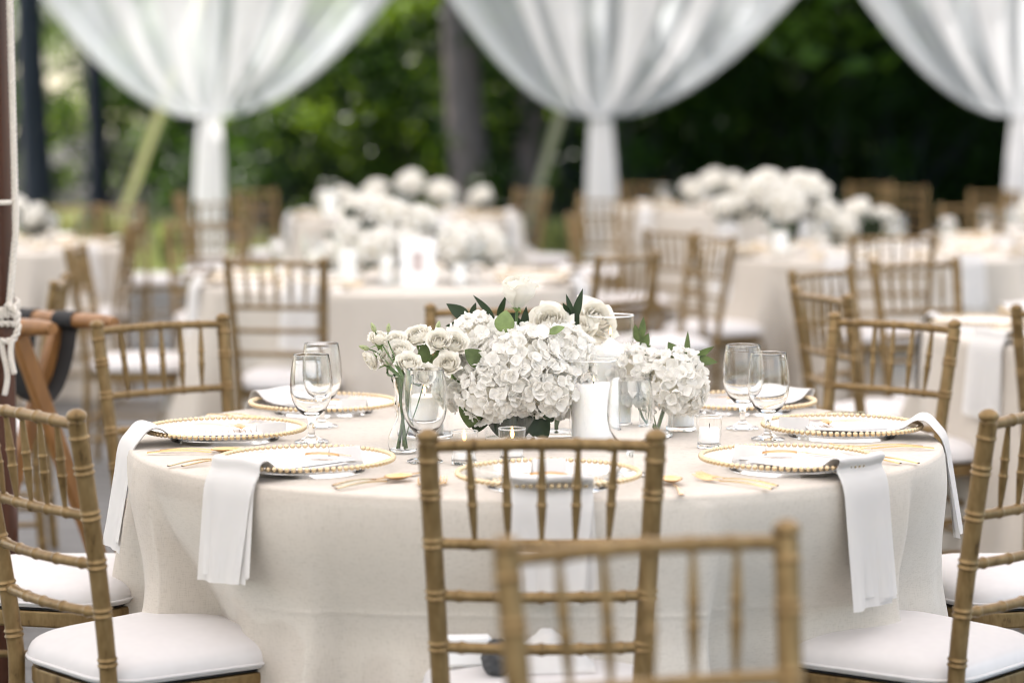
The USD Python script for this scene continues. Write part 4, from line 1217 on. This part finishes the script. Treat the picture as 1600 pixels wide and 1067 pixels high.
def bud(label, c, axis, s, base):
    t = thing('flower_bud', label, 'flower bud')
    a = P3(*axis)
    cv, cf = lathe([(0, 0), (0.0045, 0.002), (0.0068, 0.009), (0.0060, 0.018), (0.0030, 0.026), (0, 0.029)], 12)
    obj('petals', (align(cv * s, a) + c, cf), 'bud_green', t, smooth=True)
    for k in range(3):
        lv, lf = lance_leaf(0.020 * s, 0.0028 * s, 0.3, 0.1)
        d = align(rotz(np.array([[0.6, 0, 0.8]]), 120 * k), a)[0]
        obj('sepal', (orient(lv, d, align(rotz(np.array([[1.0, 0, 0]]), 120 * k), a)[0]) + c, lf), 'calyx', t, smooth=True)
    pp = stem_path(P3(*c), a / np.linalg.norm(a), base, 0.015); q = np.linspace(0, 3, 12)
    obj('stem', tube(np.stack([np.interp(q, range(4), pp[:, k]) for k in range(3)], 1), 0.0014, 6), 'stem', t)


bud('green-white bud highest at the far left of the spray', (-0.272, 4.80, 0.990), (-0.4, 0, 0.9), 0.75, BV)
bud('green-white bud leftmost of the spray', (-0.285, 4.80, 0.956), (-0.9, 0, 0.3), 0.75, BV)
bud('pale bud right of the leftmost open lisianthus', (-0.247, 4.80, 0.990), (0.1, 0, 1.0), 0.65, BV)
bud('pale bud beside the round ranunculus', (-0.152, 4.86, 0.986), (0.25, 0, 1.0), 0.8, BASE)
bud('second pale bud beside the round ranunculus, lower one', (-0.165, 4.85, 0.972), (0.3, 0, 1.0), 0.7, BASE)


def sprig(label, base, stem, leaves, look='leaf_gloss'):
    """A twig with its leaves: (foot, tip, half width)."""
    t = thing('leaf_sprig', label, 'foliage')
    pts = np.array([base] + list(stem), float)
    q = np.linspace(0, len(pts) - 1, 14)
    obj('stem', tube(np.stack([np.interp(q, range(len(pts)), pts[:, k]) for k in range(3)], 1), 0.0016, 6), 'stem', t)
    for i, (a, b, w) in enumerate(leaves):
        a, b = P3(*a), P3(*b)
        L = np.linalg.norm(b - a)
        lv, lf = lance_leaf(L * 1.04, w * 1.45, 0.10, 0.22)
        d = b - a
        nrm = P3(0.3 * math.sin(i * 2.1), -0.85, 0.45 * math.cos(i * 1.7))
        obj('leaf', (orient(lv, d, nrm) + a, lf), look, t, smooth=True)


def LP(px, py, d):
    """The point of the bouquet seen at a given offset: across x (m per 1600-unit) and height at distance d."""
    return ((px - 800) / 3778 * d / 1.0, d, 1.40 - (py - 196.5) / 3778 * d * 1.0)


D1 = 4.99
sprig('dark glossy leaf sprig at the upper left of the main bouquet', BASE, [LP(760, 545, D1), LP(738, 500, D1)], [
    (LP(733, 500, D1), LP(699, 474, D1), 0.0115), (LP(738, 503, D1), LP(697, 510, D1), 0.0085), (LP(736, 494, D1), LP(743, 473, D1), 0.0050), (LP(742, 504, D1), LP(726, 492, D1), 0.011), (LP(745, 512, D1), LP(765, 500, D1), 0.008)])
sprig('dark leaf sprig with thin curved tips left of the tall rose bud', BASE, [LP(780, 545, D1), LP(775, 498, D1)], [
    (LP(772, 497, D1), LP(741, 461, D1), 0.0055), (LP(777, 496, D1), LP(791, 463, D1), 0.0055), (LP(775, 505, D1), LP(738, 490, D1), 0.0075), (LP(778, 508, D1), LP(812, 489, D1), 0.010), (LP(785, 515, D1), LP(768, 492, D1), 0.007),
    (LP(790, 512, D1), LP(806, 488, D1), 0.008)])
sprig('dark leaf sprig right under the tall rose bud', BASE, [LP(815, 545, D1 - 0.06), LP(817, 515, D1 - 0.06)], [
    (LP(819, 516, D1 - 0.08), LP(822, 480, D1 - 0.08), 0.0065), (LP(814, 515, D1 - 0.06), LP(806, 494, D1 - 0.06), 0.007), (LP(812, 508, D1), LP(790, 500, D1), 0.009)])
sprig('dark upright leaf sprig between the two open roses', (0.092, 4.985, TZ + 0.012), [LP(885, 560, 4.94), LP(895, 520, 4.94)], [
    (LP(896, 505, 4.94), LP(910, 452, 4.94), 0.0068), (LP(895, 498, 4.94), LP(886, 460, 4.94), 0.005), (LP(892, 492, 4.94), LP(879, 474, 4.94), 0.0055), (LP(894, 530, 4.94), LP(905, 490, 4.94), 0.006), (LP(889, 540, 4.94), LP(897, 518, 4.94), 0.005)])
sprig('fresh green leaf sprig right of the tall glass cylinder', (0.300, 4.955, TZ + 0.012), [LP(1003, 570, 5.06), LP(1004, 530, 5.06)], [
    (LP(1003, 530, 5.06), LP(1006, 496, 5.06), 0.0060), (LP(1003, 545, 5.06), LP(1015, 522, 5.06), 0.0085), (LP(1000, 535, 5.06), LP(992, 508, 5.06), 0.0075), (LP(1002, 553, 5.06), LP(1017, 540, 5.06), 0.009), (LP(1005, 560, 5.06), LP(1020, 557, 5.06), 0.005)], 'leaf_soft')
sprig('green leaf sprig at the right end of the main bouquet', (0.300, 4.955, TZ + 0.012), [LP(1060, 575, 5.02), LP(1075, 560, 5.02)], [
    (LP(1074, 562, 5.02), LP(1076, 519, 5.02), 0.0050), (LP(1060, 560, 5.0), LP(1046, 535, 5.0), 0.0105), (LP(1083, 560, 5.02), LP(1117, 543, 5.02), 0.0065), (LP(1086, 562, 5.02), LP(1122, 566, 5.02), 0.0080), (LP(1072, 562, 5.02), LP(1100, 569, 5.02), 0.008)], 'leaf_soft')
sprig('green leaf sprig under the round ranunculus', BV, [LP(665, 590, 4.83), LP(668, 560, 4.83)], [
    (LP(664, 575, 4.83), LP(662, 535, 4.83), 0.012), (LP(672, 572, 4.83), LP(690, 545, 4.83), 0.006), (LP(690, 570, 4.83), LP(705, 560, 4.83), 0.005)], 'leaf_soft')
sprig('dark leaves hanging from the left spray', BV, [LP(628, 610, 4.79), LP(612, 590, 4.79)], [
    (LP(613, 585, 4.79), LP(626, 605, 4.79), 0.008), (LP(620, 610, 4.79), LP(614, 605, 4.79), 0.002), (LP(622, 622, 4.79), LP(616, 634, 4.79), 0.002)], 'leaf_gloss')
# cut stems standing in the bud vase
st = thing('cut_stems', 'bundle of cut green stems inside the bottle-shaped bud vase', 'stems')
sr = np.random.default_rng(8)
for k in range(9):
    a = sr.uniform(0, 2 * PI); r0, r1 = 0.018 * math.sqrt(sr.random()), 0.006 * sr.random()
    obj('stem', tube([(-0.214 + r0 * math.cos(a), 4.71 + r0 * math.sin(a), TZ + 0.010), (-0.214 - r1 * math.cos(a), 4.71 - r1 * math.sin(a), TZ + 0.08), (-0.212 - 0.012 * math.cos(a), 4.715 - 0.010 * math.sin(a), TZ + 0.148)], 0.0022, 7), 'stem', st)
st = thing('cut_stems', 'thick cut green stems inside the vase under the big hydrangea', 'stems')
for k in range(7):
    a = sr.uniform(0, 2 * PI)
    x0, x1 = 0.006 + 0.035 * math.cos(a) + 0.015, 0.01 + 0.012 * math.cos(a + 2)
    obj('stem', tube([(x0, 4.864 + 0.035 * math.sin(a), TZ + 0.012), ((x0 + x1) / 2, 4.86, TZ + 0.05), (x1, 4.85, TZ + 0.10)], 0.0040, 8), 'stem', st)

# ------------------------------------------------------------------ the other tables' flowers and settings
def hyd_class(name, seed):
    k = klass(name)
    v, f = hydrangea_head(0.100, 130, seed, fr=0.019)
    obj('flower_head', (v, f), 'petal', k, smooth=True)
    s = trimesh.creation.icosphere(2, 0.080)
    obj('inner_florets', (np.array(s.vertices) * [1, 1, 0.84], np.array(s.faces)), 'petal_cream', k, smooth=True)
    obj('stem', tube([(0, 0, -0.05), (0.004, 0, -0.10), (0.01, 0, -0.16)], 0.005, 6), 'stem', k)
    for q in range(5):
        lv, lf = broad_leaf(0.15, 0.050, bend=0.1)
        d = rotz(np.array([[1.0, 0, 0.25 - 0.2 * (q % 3)]]), 72 * q + seed * 31)[0]
        obj('leaf', (orient(lv, d, (0, 0, 1)) + [0, 0, -0.05], lf), 'leaf_gloss', k, smooth=True)
    return k


HYD = [hyd_class('far_hydrangea', 41), hyd_class('far_hydrangea_b', 42)]
kv = klass('far_vase')
glass_holder(0.06, 0.15, kv, 36)
for q in range(16):
    lv, lf = broad_leaf(0.13, 0.05)
    obj('leaf', (orient(lv, rotz(np.array([[0.8, 0, 0.75 - 0.12 * (q % 3)]]), 67 * q)[0], rotz(np.array([[1, 0, 0.3]]), 67 * q)[0]) + [0, 0, 0.045 + 0.03 * (q % 3)], lf), 'leaf_gloss', kv, smooth=True)
kp = klass('far_candle')
obj('wax', lathe([(0, 0), (0.036, 0), (0.037, 0.002), (0.037, 0.13), (0.034, 0.132), (0.01, 0.129), (0, 0.129)], 28), 'wax', kp, smooth=50)
obj('wick', tube([(0, 0, 0.128), (0, 0, 0.133), (0.001, 0, 0.138)], 0.001, 5), 'wick', kp)
kh = klass('far_cylinder')
glass_holder(0.048, 0.20, kh, 36)
FAR_FLOWERS = {
    'second': [(-0.66, 10.0, 0.930, 0.80), (-0.51, 10.02, 1.020, 0.85), (-0.40, 10.0, 0.990, 0.85), (-0.54, 9.88, 0.900, 0.85), (-0.70, 9.95, 0.870, 0.75), (-0.62, 10.08, 1.030, 0.80), (-0.42, 9.90, 0.900, 0.80), (-0.225, 9.80, 0.915, 0.80), (-0.10, 9.92, 0.920, 0.65), (-0.80, 9.9, 0.840, 0.50)],
    'large': [(1.27, 12.1, 1.08, 0.98), (1.47, 12.1, 1.07, 0.98), (1.36, 12.0, 1.02, 0.95), (1.17, 12.15, 1.00, 0.70), (1.55, 12.05, 0.96, 0.80), (1.72, 12.1, 0.96, 0.72), (1.85, 12.15, 0.92, 0.72), (1.64, 12.0, 0.89, 0.70), (1.08, 12.2, 0.99, 0.60)],
    'left': [(-2.52, 12.8, 0.92, 0.65), (-2.66, 12.9, 0.95, 0.7), (-2.46, 12.85, 0.88, 0.5)],
    'back': [(-1.30, 16.9, 0.88, 0.7), (-1.18, 17.0, 0.90, 0.7), (-0.95, 17.0, 0.93, 0.9), (-0.72, 17.05, 0.98, 0.95), (-0.5, 17.0, 0.93, 0.9), (-0.22, 17.0, 0.90, 0.7)],
    'rear': [(1.40, 18.8, 0.90, 0.8), (1.55, 18.8, 0.96, 0.95), (1.72, 18.8, 0.94, 0.95), (1.9, 18.9, 0.90, 0.8)],
    'rightback': [(2.9, 13.4, 0.93, 0.9), (3.05, 13.45, 0.96, 1.0)]}
fr_ = np.random.default_rng(12)
FAR_WORDS = {'second': ['left in the middle row', 'top of the bouquet', 'upper right', 'low middle', 'low left', 'top and rear', 'low right of the middle', 'single head over dark leaves', 'rightmost', 'leftmost small one'],
             'large': ['upper left', 'upper right', 'low middle', 'leftmost big one', 'right of the middle', 'right end group top', 'rightmost', 'low in the right end group', 'small one at far left'],
             'left': ['front one', 'upper one', 'low right one'], 'back': ['leftmost', 'second from left', 'left of the top', 'topmost', 'right of the top', 'rightmost'],
             'rear': ['leftmost', 'upper left', 'upper right', 'rightmost'], 'rightback': ['left one', 'right one']}
for key, lst in FAR_FLOWERS.items():
    for i, (x, y, z, s) in enumerate(lst):
        copy(HYD[i % 2], 'hydrangea', 'blurred white hydrangea, ' + FAR_WORDS[key][i] + ', on ' + BGS[key], 'flower', (x, y, z), fr_.uniform(0, 360), 'white hydrangeas on ' + BGL[key], tilt=(fr_.uniform(15, 45), fr_.uniform(-15, 15), 0), scale=s)
    xs = np.array([l[:2] for l in lst])
    spots = [xs.mean(0)] if key != 'second' else [np.array([-0.5, 9.95]), np.array([-0.225, 9.86])]
    if key == 'large':
        spots = [np.array([1.36, 12.06]), np.array([1.78, 12.1])]
    for j, q in enumerate(spots):
        copy(kv, 'glass_vase', ('leafy glass vase of the bouquet' if j == 0 else 'leafy glass vase of the single right hydrangea') + ' on ' + BGS[key], 'vase', (q[0], q[1], TZ + 0.002), 30 * j)
for key, x, y, s, w in (('second', -0.66, 9.68, 1.0, 'left'), ('second', -0.50, 9.70, 0.8, 'middle'), ('second', -0.21, 9.66, 0.62, 'right'), ('large', 1.30, 11.7, 0.9, 'left'), ('back', -1.25, 16.6, 1.3, 'left'), ('right', 2.0, 7.45, 1.0, 'left')):
    copy(kh, 'glass_cylinder', f'clear glass cylinder round the {w} candle on ' + BGL[key], 'candle holder', (x, y, TZ + 0.002), 0, scale=s)
    copy(kp, 'pillar_candle', f'{w} white pillar candle on ' + BGL[key], 'candle', (x, y, TZ + 0.002 + 0.009 * s), 0, scale=s)
t = thing('photo_frame', 'small white frame with a blurred pinkish picture on the second table', 'picture frame', (-0.375, 9.62, TZ + 0.002), 4, tilt=(-8, 0, 0))
for sx in (-1, 1):
    obj('frame_side', box(0.022, 0.014, 0.19, (sx * 0.058, 0, 0.095), 0.002), 'paper', t, smooth=False)
for z in (0.011, 0.179):
    obj('frame_bar', box(0.094, 0.014, 0.022, (0, 0, z), 0.002), 'paper', t, smooth=False)
obj('mount', box(0.094, 0.004, 0.146, (0, 0.002, 0.095)), 'paper', t, smooth=False)
obj('picture', box(0.046, 0.002, 0.078, (0, -0.002, 0.098)), 'picture_print', t, smooth=False)

kn = klass('far_napkin')
nv_, nf_ = napkin_mesh(0.22, seed=3)
obj('folded_cloth', (nv_, nf_), 'napkin', kn, smooth=True)
for key, c in BG.items():
    for j in range(8):
        ang = {'second': 23, 'right': -15, 'left': 16, 'back': 20, 'large': -15, 'rightback': 6, 'rear': 0}[key] + 45 * j
        a = math.radians(ang)
        q = np.array(c) + 0.648 * np.array([math.cos(a), math.sin(a)])
        if q[0] < -0.30 * q[1] or (key == 'second' and j == 6):
            continue
        side = ('right', 'rear right', 'rear', 'rear left', 'left', 'front left', 'front', 'front right')[int(round(ang / 45.0)) % 8]
        copy(CHARGER_FAR, 'charger_plate', f'blurred gold-rimmed charger at the {side} of ' + BGS[key], 'plate', (q[0], q[1], TZ + 0.002), ang + 90, 'charger plates on ' + BGL[key])
        copy(kn, 'napkin', f'blurred white napkin hanging at the {side} of ' + BGS[key], 'napkin', (q[0], q[1], TZ + 0.001), ang + 90, 'white napkins on ' + BGL[key])
        g = np.array(c) + 0.46 * np.array([math.cos(a - 0.3), math.sin(a - 0.3)])
        copy(GOBLET_FAR, 'water_goblet', f'blurred clear goblet at the {side} of ' + BGS[key], 'goblet', (g[0], g[1], TZ + 0.002), 0, 'goblets on ' + BGL[key])

# ------------------------------------------------------------------ pole with rope, folding stand, things on the front seat
t = thing('tent_pole', 'dark varnished wooden tent pole at the left edge', 'pole', (-1.213, 5.62, 0))
obj('shaft', tube([(0, 0, 0.0), (0, 0, 1.5), (0, 0, 3.2), (0, 0, 4.55)], 0.052, 28), 'dark_wood', t)
t = thing('rope', 'white twisted rope hanging beside the pole and knotted round it', 'rope', (-1.213, 5.62, 0))


def twisted(path, r, pitch=0.035, strands=3):
    path = np.asarray(path, float)
    s = np.r_[0, np.cumsum(np.linalg.norm(np.diff(path, axis=0), axis=1))]
    n = max(8, int(s[-1] / pitch * 9))
    q = np.linspace(0, s[-1], n)
    p = np.stack([np.interp(q, s, path[:, k]) for k in range(3)], 1)
    a, b, _ = frames(p)
    return [tube(p + 0.55 * r * (np.cos(q / pitch * 2 * PI + 2 * PI * m / strands)[:, None] * a + np.sin(q / pitch * 2 * PI + 2 * PI * m / strands)[:, None] * b), r * 0.58, 7) for m in range(strands)]


zz = np.linspace(0.98, 4.4, 60)
hang = np.stack([0.066 + 0.012 * (zz - 0.98) * 0 + 0.004 * np.sin(zz * 2), np.full(60, -0.045), zz], 1)
hang[:3, 0] = [0.050, 0.056, 0.062]
for s in twisted(hang, 0.0075):
    obj('strand', s, 'rope', t)
for k in range(4):
    aa = np.linspace(0, 2 * PI, 40)
    z0 = 0.985 - 0.020 * k
    p = np.stack([0.060 * np.cos(aa), 0.060 * np.sin(aa), z0 + 0.012 * np.sin(aa + k) + 0.003 * k], 1)
    for s in twisted(p, 0.0075, 0.03, 2):
        obj('wrap', s, 'rope', t)
p = [(0.045, -0.055, 0.99), (0.070, -0.060, 0.975), (0.074, -0.062, 0.93), (0.060, -0.062, 0.905), (0.035, -0.064, 0.905)]
for s in twisted(p, 0.0075, 0.03, 2):
    obj('loop', s, 'rope', t)
p = [(-0.055, -0.035, 1.222), (0.0, -0.060, 1.222), (0.062, -0.05, 1.224)]
obj('cross_lash', tube(p, 0.006, 8), 'rope', t)
for k in range(2):
    zq = np.linspace(0.91, 0.78 + 0.05 * k, 14)
    p = np.stack([0.040 + 0.022 * k + 0.006 * np.sin(zq * 40 + k), -0.058 - 0.008 * k + 0 * zq, zq], 1)
    for st_ in twisted(p, 0.0062, 0.025):
        obj('rope_end', st_, 'rope', t)


def stand():
    t = thing('folding_stand', 'oiled wooden folding tray stand with black straps beside the dark pole', 'stand', (-1.372, 6.42, 0), -36)

    def beam(a, b, w, d, name):
        a, b = P3(*a), P3(*b)
        m = box(w, d, np.linalg.norm(b - a), (0, 0, np.linalg.norm(b - a) / 2), 0.006)
        obj(name, (align(m[0], b - a) + a, m[1]), 'oiled_wood', t, smooth=False)
    L = 0.33
    H = 0.885
    # two pairs of crossing legs, two top bars
    for sx, nm in ((-1, 'a'), (1, 'b')):
        x = sx * 0.20
        beam((x, 0.27, 0.0), (x, -0.11, H - 0.02), 0.028, 0.050, 'leg')
        beam((x * 0.60, -0.27, 0.0), (x * 0.60, 0.11, H - 0.02), 0.028, 0.050, 'leg')
    for y in (-0.11, 0.11):
        p = np.stack([np.linspace(-L * (1.0 if y < 0 else 1.0), L, 24), np.full(24, y), np.full(24, H)], 1)
        r = np.full(24, 0.025); r[0] = r[-1] = 0.018; r[1] = r[-2] = 0.023
        obj('top_bar', tube(p, r, 18, flat=0.85), 'oiled_wood', t)
    for x in (-0.13, 0.155, 0.0):
        ys = np.linspace(-0.11, 0.11, 22)
        z = H - 0.01 - 0.20 * (1 - (ys / 0.11) ** 2) ** 0.7
        a = np.stack([np.full(22, x - 0.036), ys, z], 1); b = a + [0.072, 0, 0]
        v = np.vstack([a, b, a + [0, 0, 0.004], b + [0, 0, 0.004]])
        f = []
        for i in range(21):
            for p0, p1 in ((0, 22), (44, 66)):
                f.append([p0 + i, p0 + i + 1, p1 + i + 1, p1 + i])
        st = thing('strap', parent=t)
        obj('webbing', (v, np.array(f)), 'black_webbing', st, smooth=True)
        for y in (-0.11, 0.11):
            aa = np.linspace(0, 2 * PI, 26)
            ring = np.concatenate([np.stack([np.full(26, x + o), y + 0.0275 * np.cos(aa), H + 0.0240 * np.sin(aa)], 1) for o in (-0.037, 0.037)])
            obj('loop', (ring, gridf(26, 2)), 'black_webbing', st, smooth=True)


stand()


def seat_things():
    # crumpled white cloth
    n = 40
    u, v = np.meshgrid(np.linspace(-1, 1, n), np.linspace(-1, 1, n))
    rr = np.sqrt(u ** 2 + v ** 2)
    h = 0.055 * np.clip(1 - rr, 0, 1) ** 0.8 + 0.02 * np.clip(1 - rr, 0, 1) * (meshkit.fbm(np.stack([u * 3, v * 3, 0 * u], -1), 4, 5) * 2 - 0.4)
    P = np.stack([0.062 + 0.080 * u, 4.095 + 0.060 * v + 0.01 * u, 0.4745 + np.maximum(h, 0.0005)], -1)
    keep = P.reshape(-1, 3)
    obj('crumpled_cloth', (keep, gridf(n, n)), 'napkin', smooth=True, label='white crumpled cloth lying on the front chair seat', cat='cloth')
    b = box(0.085, 0.02, 0.055, (0, 0, 0.0275), 0.006)
    t = thing('white_box', 'small white box standing on the left of the front chair seat', 'box', (-0.078, 4.115, 0.470), 6)
    obj('body', b, 'paper', t, smooth=False)
    t = thing('grey_bundle', 'dark grey furry bundle on the front chair seat beside the white box', 'bundle', (-0.026, 4.05, 0.470))
    s = trimesh.creation.icosphere(4, 1.0)
    vv = np.array(s.vertices)
    vv = vv * (1 + 0.22 * (meshkit.fbm(vv * 5 + 9, 4, 3) - 0.5))[:, None] * [0.026, 0.04, 0.032] + [0, 0, 0.028]
    obj('fur', (vv, np.array(s.faces)), 'grey_fur', t, smooth=True)


seat_things()
